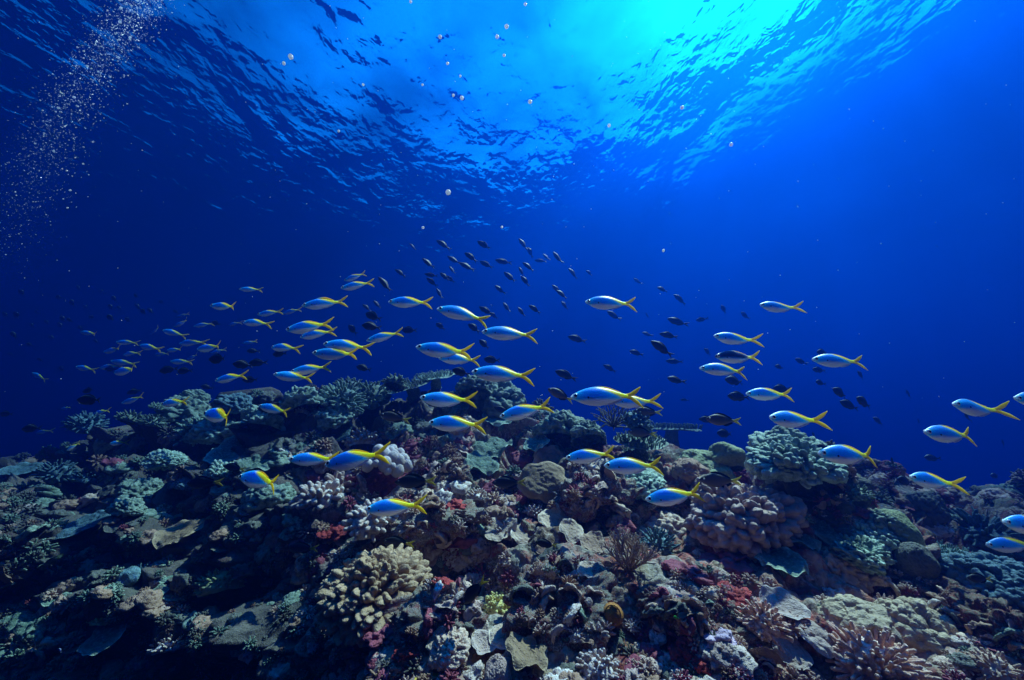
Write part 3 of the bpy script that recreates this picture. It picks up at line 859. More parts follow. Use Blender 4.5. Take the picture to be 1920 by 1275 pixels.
coral('plate', 1052, 858, 24, 'aqua', 'pale frilled plate left of the reddish bellied fish', tilt=(.2, -.5, .85), seed=137, ruf=.25)
coral('plate', 925, 850, 40, 'teal', 'green ruffled plate left of the shaded grey brown plate', tilt=(0, -.4, .9), seed=138, ruf=.25)
coral('plate', 905, 880, 36, 'teal', 'lower green ruffled plate over a dark hole', tilt=(0, -.4, .9), seed=139, ruf=.25)
coral('table', 818, 718, 36, 'aqua', 'pale spiky table coral on the crest', n=120, tilt=(-.1, -.35, .95))
coral('table', 775, 738, 46, 'teal', 'long green spiky table coral sloping left from the pale one', n=140, tilt=(-.25, -.35, .9))
coral('finger', 740, 722, 24, 'teal', 'small green finger coral at the left end of the spiky tables', n=60, flen=.35, frad=.07, seed=141)
coral('finger', 692, 750, 42, 'teal', 'bushy green finger coral on the crest right of two overlapping fish', n=130, flen=.3, frad=.05, seed=142)
coral('finger', 640, 755, 44, 'aqua', 'pale bushy finger coral under the two overlapping fish', n=110, flen=.35, frad=.055, seed=143)
coral('finger', 655, 735, 34, 'teal', 'spiky green coral at the very top of the crest', n=110, flen=.3, frad=.05, seed=144)
coral('lobed', 560, 768, 38, 'aqua', 'pale green cauliflower coral left below the two overlapping fish', lobe=6, amp=.28, H=.7, seed=145, wob=.2)
coral('lobed', 615, 790, 36, 'aqua', 'pitted pale green coral shelf in the upper left of the slope', lobe=5.5, amp=.2, H=.5, seed=146, lift=.1)
coral('lobed', 490, 800, 36, 'aqua', 'pale green lumpy coral at the tail of the fish with dipping tail', lobe=6, amp=.28, H=.6, seed=147, wob=.2)
coral('finger', 565, 778, 13, 'cream', 'tiny pale coral tuft right of the fish with dipping tail', n=34, flen=.4, frad=.12, seed=148, lift=.2)
coral('finger', 372, 818, 40, 'aqua', 'pale blue green finger coral, left one of a bright pair on the left slope', n=70, flen=.5, frad=.07, knob=2, seed=149)
coral('lobed', 420, 810, 36, 'aqua', 'bright pale green lobed coral, right one of a pair on the left slope', lobe=6, amp=.28, H=.6, seed=150, wob=.2)
coral('lobed', 310, 865, 26, 'aqua', 'small bright coral patch alone on the dark left slope', lobe=7, amp=.25, H=.5, seed=151)
coral('plate', 440, 858, 44, 'aqua', 'wavy pale green plate above the dark oval fish', tilt=(.1, -.5, .85), seed=152, ruf=.25)
coral('plate', 480, 880, 32, 'teal', 'green ruffled plate left of the pair of fish on the slope', tilt=(.1, -.5, .85), seed=153, ruf=.25)
coral('lobed', 415, 890, 26, 'aqua', 'pale lumpy coral left of the dark oval fish', lobe=6, amp=.25, H=.7, seed=154)
coral('lobed', 505, 930, 40, 'teal', 'dim green rounded coral above the knob tipped row', lobe=6, amp=.15, H=.6, seed=155)
coral('finger', 598, 945, 44, 'cream', 'row of brown knobs with white tips left of the small fish in the dark', n=44, flen=.4, frad=.12, taper=.95, H=.7, seed=156, lift=.1)
coral('finger', 632, 915, 34, 'rose', 'brown knobbed coral behind the row with white tips', n=44, flen=.4, frad=.11, taper=.95, H=.7, seed=157)
coral('finger', 680, 835, 34, 'cream', 'pale spotted finger coral left above the white bubble coral', n=70, flen=.35, frad=.08, seed=158)
coral('plate', 645, 818, 24, 'blue', 'smooth blue grey ear plate left of the pale spotted finger coral', tilt=(-.3, -.7, .6), seed=159)
# dark left slope
coral('finger', 415, 1105, 42, 'olive', 'dim grey green finger coral dome alone in the dark left foreground', n=110, flen=.3, frad=.055, H=.7, seed=161, lift=.1)
coral('finger', 460, 1078, 34, 'dark', 'dark coral bush behind the dim grey green dome', n=100, flen=.3, frad=.05, H=.8, seed=162)
coral('plate', 345, 1008, 34, 'leaf', 'dim frilled plate with pale rim on the dark left slope', tilt=(-.1, -.45, .9), seed=163, ruf=.2)
coral('plate', 418, 1030, 20, 'dark', 'small dark cup plate with pale rim right of the dim frilled plate', tilt=(.2, -.45, .9), seed=164, cup=.3)
coral('lobed', 237, 1090, 19, 'blue', 'small round blue brain coral in the left foreground', lobe=14, amp=.04, H=.8, seed=165, lift=.3)
coral('finger', 190, 1172, 22, 'yellow', 'small yellow green knob coral in the dark lower left', n=46, flen=.4, frad=.11, seed=166, lift=.2)
coral('finger', 320, 1215, 34, 'cream', 'ring of white coral tips round a dark centre in the lower left', n=60, flen=.4, frad=.06, H=.5, seed=167)
coral('finger', 262, 1078, 22, 'blue', 'pale blue tufts right of the small round blue brain coral', n=40, flen=.5, frad=.08, seed=168)
coral('lobed', 270, 925, 36, 'teal', 'dim knobby coral, upper of two in the middle of the left slope', lobe=6, amp=.25, H=.5, seed=169)
coral('lobed', 238, 955, 24, 'teal', 'dim knobby coral, lower of two in the middle of the left slope', lobe=5, amp=.25, H=.6, seed=170)
coral('plate', 165, 995, 40, 'blue', 'smooth dark blue plate left of the dim frilled plate', tilt=(-.2, -.45, .9), seed=171)
coral('lobed', 350, 915, 24, 'blue', 'round dim blue coral head in the dark middle left', lobe=9, amp=.1, H=.8, seed=172)
coral('plate', 45, 890, 24, 'blue', 'far blue plate coral at the left edge of the slope', tilt=(0, -.4, .9), seed=173)
coral('finger', 105, 890, 30, 'blue', 'dim blue tufted coral on the far left slope', n=70, flen=.4, frad=.06, seed=174)
coral('finger', 160, 905, 26, 'blue', 'dim blue tufted coral right of the other tufted one on the far left', n=70, flen=.4, frad=.06, seed=175)
coral('finger', 95, 990, 22, 'teal', 'tiny spread of green tipped fingers in the left middle', n=40, flen=.5, frad=.06, H=.5, seed=176)
coral('rock', 60, 1060, 90, 'reef', 'dim pale boulder at the left edge', 'rock', H=.7, seed=177)
coral('rock', 60, 1220, 70, 'teal', 'greenish boulder at the lower left corner', 'rock', H=.8, seed=178)
coral('plate', 200, 1205, 30, 'teal', 'small dim green plate below the yellow green knob coral', seed=179, tilt=(0, -.6, .8))
coral('finger', 160, 798, 30, 'blue', 'dim blue green bush on the far left crest', n=80, flen=.35, frad=.055, seed=180)
coral('finger', 245, 790, 26, 'teal', 'small ribbed coral, left of two on the left crest', n=70, flen=.4, frad=.055, H=.6, seed=181)
coral('finger', 285, 795, 24, 'teal', 'small ribbed coral, right of two on the left crest', n=70, flen=.4, frad=.055, H=.6, seed=182)
coral('lobed', 350, 778, 38, 'teal', 'wide lumpy coral with dark holes on the left crest', lobe=4, amp=.3, H=.6, seed=183)
coral('finger', 290, 768, 12, 'aqua', 'tiny bright turquoise tuft on the left crest', n=40, flen=.4, frad=.1, seed=184, lift=.3)
coral('lobed', 362, 748, 20, 'teal', 'rounded lump at the top of the left crest', lobe=5, amp=.2, H=.8, seed=185)
coral('lobed', 440, 758, 28, 'blue', 'dim blue lump on the crest behind the fish with raised yellow back', lobe=5, amp=.2, H=.6, seed=186)
# right side
coral('finger', 1850, 1008, 62, 'blue', 'dim blue staghorn coral at the right edge', n=90, flen=.5, frad=.05, H=.5, seed=191)
coral('table', 1780, 1048, 50, 'aqua', 'flat pale green plate right of the tall brain dome', tilt=(0, -.25, .95), seed=192, lift=.15)
coral('lobed', 1660, 988, 30, 'teal', 'small green knob coral left above the tall brain dome', lobe=5, amp=.25, H=.8, seed=193)
coral('lobed', 1632, 1002, 34, 'aqua', 'pale green lobed plate left of the tall brain dome', lobe=6, amp=.2, H=.45, seed=194)
coral('lobed', 1610, 1040, 44, 'aqua', 'bright turquoise crumbly coral left below the tall brain dome', lobe=8, amp=.3, H=.5, seed=195, wob=.25)
coral('lobed', 1730, 965, 28, 'dark', 'dark knobby pinnacle far right below the last low fish', lobe=5, amp=.15, H=1.4, seed=196, low=140)
coral('plate', 1550, 1012, 42, 'teal', 'green rubble shelf right of the rosy brown mound', tilt=(0, -.4, .9), seed=197, ruf=.2)
coral('plate', 1500, 1022, 30, 'teal', 'small green shelf at the right foot of the rosy brown mound', tilt=(.2, -.4, .9), seed=198, ruf=.2)
coral('plate', 1460, 1068, 40, 'teal', 'narrow green shelf on the shaded wall under the rosy brown mound', tilt=(.1, -.3, .95), seed=199, ruf=.2)
coral('finger', 1500, 975, 18, 'aqua', 'tiny pale tuft in the shade of the tall coral head', n=50, flen=.4, frad=.08, seed=200, lift=.2)
coral('lobed', 1872, 1110, 70, 'blue', 'large dim blue coral mound cut by the right edge', lobe=7, amp=.15, H=.8, seed=201)
coral('finger', 1870, 1262, 40, 'tan', 'dim tan tufted coral in the lower right corner', n=80, flen=.4, frad=.06, seed=202)
coral('rock', 1760, 1130, 80, 'reef', 'blue grey rubble ridge behind the big knobby dome', 'rock', H=.4, seed=203)
coral('rock', 1880, 1190, 70, 'reef', 'dark boulder at the right edge', 'rock', H=.7, seed=204)
coral('rock', 1810, 948, 80, 'blue', 'far low reef ledge on the right skyline', 'rock', depth=8.0, tilt=(0, 0, 1), seed=205, H=.25)
coral('finger', 1608, 930, 24, 'teal', 'small dim tufts at the right foot of the tall coral head', n=60, flen=.4, frad=.07, seed=207)

# ------------------------------------------------------------------ small growth nobody could count
def build_growth():
    rng = np.random.default_rng(77)
    protos = []
    for k in range(4):
        protos.append(finger_geo(900 + k, n=16 + 6 * k, flen=.5, frad=.13, sides=5, knob=1 if k % 2 else 0, H=.7))
    for k in range(4):
        protos.append(dome_geo(950 + k, nu=26, nv=14, lobe=4, amp=.3, wob=.25, H=.5))
    for k in range(3):
        protos.append(plate_geo(980 + k, nr=12, nth=44, ruf=.12, thick=.14, bump=.08))
    pv = [(np.concatenate(p.v), [f for f in p.f], np.concatenate(p.t)) for p in protos]
    for name, mats, n, sz in (('coral_growth', ('teal', 'tan', 'rose', 'brown', 'cream', 'dark', 'maroon', 'pinkplate'), 3800, (.014, .062)),):
        groups = {m: Geo() for m in mats}
        th = rng.uniform(-0.98, 0.98, n * 2); 
        cnt = 0
        for i in range(n * 2):
            if cnt >= n: break
            u, v = rng.uniform(-20, 1940), rng.uniform(690, 1300)
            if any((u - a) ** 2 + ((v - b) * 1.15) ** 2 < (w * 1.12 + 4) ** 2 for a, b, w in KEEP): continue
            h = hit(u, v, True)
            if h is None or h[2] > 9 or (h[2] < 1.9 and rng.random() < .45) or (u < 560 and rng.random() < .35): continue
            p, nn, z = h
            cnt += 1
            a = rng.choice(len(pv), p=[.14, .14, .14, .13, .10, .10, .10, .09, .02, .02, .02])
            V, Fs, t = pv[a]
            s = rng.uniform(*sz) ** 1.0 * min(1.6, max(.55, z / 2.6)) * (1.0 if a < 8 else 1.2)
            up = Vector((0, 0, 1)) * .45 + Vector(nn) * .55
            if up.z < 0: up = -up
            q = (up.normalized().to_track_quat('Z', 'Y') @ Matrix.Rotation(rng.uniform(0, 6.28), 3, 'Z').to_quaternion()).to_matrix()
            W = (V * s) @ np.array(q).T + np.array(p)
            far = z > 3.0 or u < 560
            pr = [.36, .02, .02, .20, .01, .37, .02, .0] if far else [.06, .18, .18, .18, .09, .08, .15, .08]  # darker, tealer growth far off and on the left paints in water tint and shade
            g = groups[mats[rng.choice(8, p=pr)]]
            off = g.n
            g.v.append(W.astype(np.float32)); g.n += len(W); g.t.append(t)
            for f in Fs: g.f.append(f + off)
        allv, allt, quads, tris, fm = [], [], [], [], []
        base = 0
        for mi, m in enumerate(mats):
            g = groups[m]
            fq = np.concatenate(g.f) + base
            allv += g.v; allt += g.t
            quads.append(fq); fm.append(np.full(len(fq), mi)); base += g.n
        me = np_mesh(name, np.concatenate(allv), [np.concatenate(quads)], [M[m] for m in mats], attrs={'tip': np.concatenate(allt)}, fmat=np.concatenate(fm))
        o = link_mesh(name, me)
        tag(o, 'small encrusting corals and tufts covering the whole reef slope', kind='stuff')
build_growth()

# ------------------------------------------------------------------ fish
def fish_mat(name, rough=0.38, spec=0.5, sss=0.0, metal=0.0):
    m, nt, out = new_mat(name)
    T = NT(nt)
    co = T.obj()
    c = T.attr('pigment').outputs['Color']
    sc = T.n('ShaderNodeTexVoronoi'); sc.inputs['Scale'].default_value = 95
    mp = T.n('ShaderNodeMapping'); mp.inputs['Scale'].default_value = (1.0, .4, 1.0)
    T.l(co, mp.inputs['Vector']); T.l(mp.outputs[0], sc.inputs['Vector'])
    n = T.noise(co, 14, 3, .6)
    c = T.mix(T.math('MULTIPLY', n, 0.22), c, T.mix(1.0, c, c, 'MULTIPLY'))
    bs = T.n('ShaderNodeBsdfPrincipled')
    T.l(c, bs.inputs['Base Color'])
    bs.inputs['Roughness'].default_value = rough
    bs.inputs['Specular IOR Level'].default_value = spec
    bs.inputs['Metallic'].default_value = metal
    bs.inputs['Subsurface Weight'].default_value = sss
    bs.inputs['Subsurface Radius'].default_value = (.045, .045, .045)
    bs.inputs['Subsurface Scale'].default_value = 1.0
    T.l(T.bump(sc.outputs['Distance'], 0.0012, .35), bs.inputs['Normal'])
    T.l(bs.outputs[0], out.inputs['Surface'])
    return m
def fin_mat(name):
    m, nt, out = new_mat(name)
    T = NT(nt)
    c = T.attr('pigment').outputs['Color']
    df = T.n('ShaderNodeBsdfDiffuse'); T.l(c, df.inputs[0])
    tl = T.n('ShaderNodeBsdfTranslucent'); T.l(c, tl.inputs[0])
    mx = T.n('ShaderNodeMixShader'); mx.inputs[0].default_value = .55
    T.l(df.outputs[0], mx.inputs[1]); T.l(tl.outputs[0], mx.inputs[2])
    T.l(mx.outputs[0], out.inputs['Surface'])
    return m
def plain_mat(name, col, rough=.2, spec=.6):
    m, nt, out = new_mat(name)
    bs = nt.nodes.new('ShaderNodeBsdfPrincipled')
    bs.inputs['Base Color'].default_value = (*col, 1)
    bs.inputs['Roughness'].default_value = rough
    bs.inputs['Specular IOR Level'].default_value = spec
    nt.links.new(bs.outputs[0], out.inputs['Surface'])
    return m
MAT_SKIN = fish_mat('fish_skin', sss=1.0)
MAT_DARKSKIN = fish_mat('dark_fish_skin', .5, .25)
MAT_FIN = fin_mat('fish_fin')
MAT_EYE = plain_mat('eye_white', (.92, .90, .92))
MAT_PUPIL = plain_mat('pupil_black', (.01, .01, .015), .12)
MAT_GILL = plain_mat('dark_crease', (.06, .08, .14), .5)

def bend_y(x, k, hd):
    """sideways swimming curve of a fish of length 1"""
    t = np.maximum(x + .12, 0)
    h = np.maximum(-.2 - x, 0)
    return k * t ** 2 * 1.0 + hd * h ** 2

SPEC = {}
def prof(table, s):
    a = np.array(table); 
    # smooth interpolation through the table
    t = np.interp(s, a[:, 0], np.arange(len(a)))
    i = np.clip(t.astype(int), 0, len(a) - 2); f = t - i
    def at(k): return a[np.clip(k, 0, len(a) - 1), 1]
    p0, p1, p2, p3 = at(i - 1), at(i), at(i + 1), at(i + 2)
    return p1 + .5 * f * (p2 - p0 + f * (2 * p0 - 5 * p1 + 4 * p2 - p3 + f * (3 * (p1 - p2) + p3 - p0)))

FUS_UP = [(0, .006), (.03, .028), (.08, .048), (.15, .072), (.25, .098), (.35, .113), (.45, .117), (.55, .110), (.65, .094), (.75, .071), (.85, .047), (.93, .031), (1, .025)]
FUS_LO = [(0, .008), (.03, .028), (.08, .048), (.15, .075), (.25, .104), (.35, .121), (.45, .126), (.55, .120), (.65, .102), (.75, .075), (.85, .048), (.93, .031), (1, .025)]
DAM_UP = [(0, .008), (.03, .045), (.08, .085), (.15, .128), (.25, .175), (.35, .205), (.45, .213), (.55, .200), (.65, .172), (.75, .130), (.85, .082), (.93, .052), (1, .042)]
DAM_LO = [(0, .008), (.03, .040), (.08, .078), (.15, .120), (.25, .168), (.35, .198), (.45, .205), (.55, .192), (.65, .162), (.75, .120), (.85, .076), (.93, .050), (1, .042)]
FUS_UP = [(s, h * 1.06) for s, h in FUS_UP]; FUS_LO = [(s, h * 1.06) for s, h in FUS_LO]
SLIM_UP = [(s, h * .72) for s, h in DAM_UP]
SLIM_LO = [(s, h * .72) for s, h in DAM_LO]

def body_arrays(up, lo, pig, k, hd, n=40, m=28, wr=.52, x1=.27):
    s = np.linspace(0, 1, n) ** 1.15
    x = -.5 + s * (x1 + .5)
    zu, zl = prof(up, s), prof(lo, s)
    zc = (zu - zl) / 2; hh = (zu + zl) / 2
    w = hh * wr * (1.12 - .25 * s)
    a = np.arange(m) / m * 2 * np.pi
    X = np.repeat(x[:, None], m, 1)
    Y = w[:, None] * np.sign(np.cos(a)) * np.abs(np.cos(a)) ** 1.05
    Z = zc[:, None] + hh[:, None] * np.sin(a)[None]
    rel = np.repeat(np.sin(a)[None], n, 0)
    Y = Y + bend_y(X, k, hd)
    P = np.stack([X, Y, Z], -1).reshape(-1, 3)
    f = grid_faces(m, n, True)
    # index is i*m + j here, so build the faces for that order
    i = np.arange(n - 1)[:, None]; j = np.arange(m)[None]; j2 = (j + 1) % m
    f = np.stack([i * m + j, i * m + j2, (i + 1) * m + j2, (i + 1) * m + j], -1).reshape(-1, 4)
    cap0 = np.array([[0, q + 1, q] for q in range(1, m - 1)]); cap1 = np.array([[(n - 1) * m, (n - 1) * m + q, (n - 1) * m + q + 1] for q in range(1, m - 1)])
    return P, [f, np.concatenate([cap0, cap1])], pig(P[:, 0], P[:, 2], rel.ravel(), np.abs(np.cos(np.tile(a, n))))

def lerp(a, b, t): return np.asarray(a)[None] * (1 - t[:, None]) + np.asarray(b)[None] * t[:, None]
def over(c, col, t): return c * (1 - t[:, None]) + np.asarray(col)[None] * t[:, None]

def pig_fus(x, z, rel, side):
    c = lerp((.01, .28, .92), (.03, .56, 1.0), sstep(.10, .02, z))
    c = over(c, (1.0, .84, .86), sstep(-.022, -.080, z + .10 * np.maximum(-.30 - x, 0)))
    c = over(c, (.85, .85, .90), sstep(-.42, -.5, x) * .8)
    line = .104 - (x + .13) * .42
    y = sstep(-.026, .020, z - line) * sstep(-.22, -.08, x)
    c = over(c, (1.0, .68, .0), y)
    c = over(c, (1.0, .68, .0), sstep(.15, .25, x))
    # the mouth line and the edge of the gill cover
    c = over(c, (.10, .10, .16), np.exp(-((z + .010 + .25 * (x + .5)) / .004) ** 2) * sstep(-.455, -.475, x) * .8)
    c = over(c, (.25, .42, .75), np.exp(-((x + .325 + 1.2 * (z + .01) ** 2 * 20 * .25) / .006) ** 2) * (np.abs(z) < .07) * .45)
    return c
def pig_fus_dark(x, z, rel, side):
    c = pig_fus(x, z, rel, side)
    return over(c, (.02, .04, .14), sstep(-.05, -.01, z) * (1 - sstep(.15, .24, x)))
def pig_dam(x, z, rel, side):
    c = lerp((.012, .016, .022), (.035, .040, .045), sstep(.1, -.9, rel))
    c = over(c, (.30, .34, .36), sstep(.93, 1.0, rel) * .6)  # sunlit rim painted as a pale line along the back
    return c
def pig_brown(x, z, rel, side):
    c = lerp((.10, .075, .055), (.17, .13, .11), sstep(.2, -.8, rel))
    return over(c, (.55, .45, .08), sstep(.19, .25, x))
def pig_black(x, z, rel, side):
    c = lerp((.012, .012, .014), (.03, .03, .032), sstep(.2, -.8, rel))
    return over(c, (.50, .40, .06), sstep(.20, .26, x))

def strip(lead, trail, k, hd, thick=.004, y0=0.0, col=None, n=9, m=4):
    """a fin as a thin two sided sheet between a leading and a trailing curve of (x, z)"""
    lead, trail = np.asarray(lead, float), np.asarray(trail, float)
    def res(c):
        t = np.linspace(0, len(c) - 1, n); i = np.clip(t.astype(int), 0, len(c) - 2); f = (t - i)[:, None]
        return c[i] * (1 - f) + c[i + 1] * f
    A, B = res(lead), res(trail)
    u = np.linspace(0, 1, m)[None, :, None]
    G = A[:, None] * (1 - u) + B[:, None] * u                     # n, m, 2
    x, z = G[..., 0].ravel(), G[..., 1].ravel()
    edge = np.zeros((n, m)); edge[:, 1:-1] = 1; edge[-1] *= .3
    th = (thick * (.25 + .75 * edge)).ravel()
    V = np.concatenate([np.stack([x, bend_y(x, k, hd) + y0 + th, z], 1), np.stack([x, bend_y(x, k, hd) + y0 - th, z], 1)])
    f0 = grid_faces(n, m)
    N = n * m
    ring = np.concatenate([np.arange(n) * m, (n - 1) * m + np.arange(1, m), np.arange(n - 2, -1, -1) * m + m - 1, np.arange(m - 2, 0, -1)])
    r2 = np.roll(ring, -1)
    f = np.concatenate([f0[:, ::-1], f0 + N, np.stack([ring, r2, r2 + N, ring + N], 1)])
    C_ = np.tile(col(x, z) if callable(col) else np.repeat(np.array([col], float), N, 0), (2, 1))
    return V, f, C_

def join(parts):
    V, F_, C_ = [], [], []; n = 0
    for v, f, c in parts:
        fl = f if isinstance(f, list) else [f]
        F_ += [np.asarray(q) + n for q in fl]
        V.append(v); C_.append(c); n += len(v)
    q = [f for f in F_ if f.shape[1] == 4]; t = [f for f in F_ if f.shape[1] == 3]
    return np.concatenate(V), ([np.concatenate(q)] if q else []) + ([np.concatenate(t)] if t else []), np.concatenate(C_)

def forked_tail(k, hd, col, up=.150, lo=.156, x0=.235, fork=.338, tip=.475, th=.005):
    a = strip([(x0, .030), (.30, .044), (.385, up * .68), (tip, up)], [(x0, -.004), (fork - .01, .0), (.412, up * .36), (tip, up - .010)], k, hd, th, col=col)
    b = strip([(x0, -.030), (.30, -.044), (.385, -lo * .68), (tip, -lo)], [(x0, .004), (fork - .01, .0), (.412, -lo * .36), (tip, -lo + .010)], k, hd, th, col=col)
    return join([a, b])

def ell(cx, cy, cz, rx, ry, rz, nu=14, nv=8):
    th = np.arange(nu) / nu * 2 * np.pi; ph = np.linspace(.001, np.pi - .001, nv)
    TH, PH = np.meshgrid(th, ph, indexing='ij')
    d = np.stack([np.sin(PH) * np.cos(TH), np.cos(PH), np.sin(PH) * np.sin(TH)], -1).reshape(-1, 3)
    return d * (rx, ry, rz) + (cx, cy, cz), grid_faces(nu, nv, True)

YEL = (1.0, .76, .02)
def mk(name, arr, mat):
    V, f, c = arr
    return np_mesh(name, V, f, [mat], cols={'pigment': c})

def fusilier_meshes(k, hd, pig=pig_fus, fin_up=False):
    d = {}
    d['body'] = mk('body', body_arrays(FUS_UP, FUS_LO, pig, k, hd), MAT_SKIN)
    d['tail_fin'] = mk('tail_fin', forked_tail(k, hd, YEL), MAT_FIN)
    hgt = .045 if fin_up else .014
    s = np.linspace(.34, .86, 9); x = -.5 + s * .77; zu = prof(FUS_UP, s)
    rise = hgt * np.sin(np.pi * np.linspace(.02, .98, 9)) ** .6
    d['dorsal_fin'] = mk('dorsal_fin', strip(np.stack([x, zu - .012], 1), np.stack([x + .02, zu + rise], 1), k, hd, .004,
                          col=lambda x, z: lerp((.25, .55, .75), (1., .64, .04), sstep(-.16, -.02, x))), MAT_FIN)
    s = np.linspace(.60, .86, 6); x = -.5 + s * .77; zl = prof(FUS_LO, s)
    d['anal_fin'] = mk('anal_fin', strip(np.stack([x, -zl + .01], 1), np.stack([x + .03, -zl - .016 * np.sin(np.pi * np.linspace(.1, .95, 6)) ** .6], 1), k, hd, .003, col=(.85, .80, .88)), MAT_FIN)
    d['pelvic_fin'] = mk('pelvic_fin', strip([(-.21, -.105), (-.17, -.128), (-.12, -.140)], [(-.18, -.112), (-.14, -.125), (-.115, -.136)], k, hd, .004, col=(.80, .82, .92)), MAT_FIN)
    for sgn, nm in ((1, 'pectoral_a'), (-1, 'pectoral_b')):
        yy = sgn * .0585
        base = ell(-.272, yy * 1.0 + bend_y(np.array([-.272]), k, hd)[0], -.030, .014, .008, .015, 10, 6)
        bc = np.repeat([[.01, .015, .05]], len(base[0]), 0)
        blade = strip([(-.272, -.022), (-.22, -.030), (-.165, -.052)], [(-.268, -.040), (-.225, -.056), (-.168, -.058)], k, hd, .002, y0=yy * 1.09, col=(.72, .78, .95), n=7)
        d[nm] = mk('pectoral_fin', join([(base[0], base[1], bc), blade]), MAT_FIN)
        V, f = ell(-.430, sgn * .0270 + bend_y(np.array([-.432]), k, hd)[0], .010, .034, .0130, .034)
        d['eye' + nm[-2:]] = np_mesh('eye', V, f, [MAT_EYE])
        V, f = ell(-.432, sgn * .0362 + bend_y(np.array([-.438]), k, hd)[0], .010, .0215, .0055, .0215, 12, 6)
        d['pupil' + nm[-2:]] = np_mesh('pupil', V, f, [MAT_PUPIL])
    return d

def dark_parts(up, lo, pig, k, hd, fork=.06, tailcol=(.02, .025, .03), h=1.0):
    body = body_arrays(up, lo, pig, k, hd, n=26, m=18, wr=.42)
    tail = forked_tail(k, hd, tailcol, up=.14 * h, lo=.14 * h, fork=.37)
    s = np.linspace(.28, .9, 9); x = -.5 + s * .77
    dor = strip(np.stack([x, prof(up, s) - .02], 1), np.stack([x + .03, prof(up, s) + .05 * h * np.sin(np.pi * np.linspace(.12, .95, 9)) ** .5], 1), k, hd, .005, col=(.02, .024, .03))
    s = np.linspace(.58, .9, 6); x = -.5 + s * .77
    an = strip(np.stack([x, -prof(lo, s) + .02], 1), np.stack([x + .05, -prof(lo, s) - .05 * h * np.sin(np.pi * np.linspace(.1, .95, 6)) ** .5], 1), k, hd, .005, col=(.02, .024, .03))
    return body, tail, dor, an

VAR = [(.08, 0.0), (.36, .2), (-.38, -.25), (.22, -.35), (-.58, .25)]
FUS = [fusilier_meshes(k, h) for k, h in VAR]
FUS_UPFIN = fusilier_meshes(.05, 0, fin_up=True)
FUS_DARK = fusilier_meshes(-.05, 0, pig=pig_fus_dark)
FUS_SMALL = [mk('body', join([body_arrays(FUS_UP, FUS_LO, pig_fus, k, h, n=24, m=16)]), MAT_SKIN) for k, h in VAR]

def fish_pose(o, hu, hv, tu, tv, L, yaw=0.0, roll=0.0, zmax=None):
    """lay a fish of length L between two points of the frame; yaw > 0 turns its head towards the camera"""
    rh, rt = Vector(ray(hu, hv)), Vector(ray(tu, tv))
    dz = L * math.sin(yaw) / ((rh + rt) / 2).length
    def span(z): return (rh * (z - dz / 2) - rt * (z + dz / 2)).length
    lo, hi = abs(dz) / 2 + .05, 60.0
    zs = [lo * (hi / lo) ** (k / 60) for k in range(61)]
    lo = min(zs, key=span)                     # past this the length only grows
    while span(lo) > .9 * L:
        dz *= .6
        lo = min(zs, key=span)
    for _ in range(50):
        z = (lo + hi) / 2
        if span(z) < L: lo = z
        else: hi = z
    s = span(z)
    if zmax and z > zmax: k = zmax / z
    else: k = 1.0
    s *= k
    ph, pt = rh * (z - dz / 2) * k, rt * (z + dz / 2) * k
    mid = (ph + pt) / 2
    xa = (pt - ph).normalized()                           # local +x runs to the tail
    za = Vector((0, 0, 1)); za = (za - xa * za.dot(xa)).normalized()
    ya = za.cross(xa)
    mtx = Matrix((xa, ya, za)).transposed() @ Matrix.Rotation(roll, 3, 'X')
    o.rotation_mode = 'QUATERNION'
    o.rotation_quaternion = mtx.to_quaternion()
    o.location = mid
    o.scale = (s, s, s)

def make_fusilier(meshes, small=None):
    r = link_mesh('fusilier_fish', None)
    if small is not None:
        link_mesh('body', small, r); link_mesh('tail_fin', meshes['tail_fin'], r)
        return r
    for k in ('body', 'tail_fin', 'dorsal_fin', 'anal_fin', 'pelvic_fin', 'pectoral_a', 'pectoral_b', 'eye_a', 'eye_b'):
        o = link_mesh(meshes[k].name.split('.')[0], meshes[k], r)
        if k.startswith('eye'): link_mesh('pupil', meshes['pupil' + k[-2:]], o)
    return r

ORD = ['zeroth', 'first', 'second', 'third', 'fourth', 'fifth', 'sixth', 'seventh', 'eighth', 'ninth', 'tenth', 'eleventh', 'twelfth', 'thirteenth', 'fourteenth',
       'fifteenth', 'sixteenth', 'seventeenth', 'eighteenth', 'nineteenth', 'twentieth', 'twenty-first', 'twenty-second', 'twenty-third', 'twenty-fourth',
       'twenty-fifth', 'twenty-sixth', 'twenty-seventh', 'twenty-eighth', 'twenty-ninth', 'thirtieth']

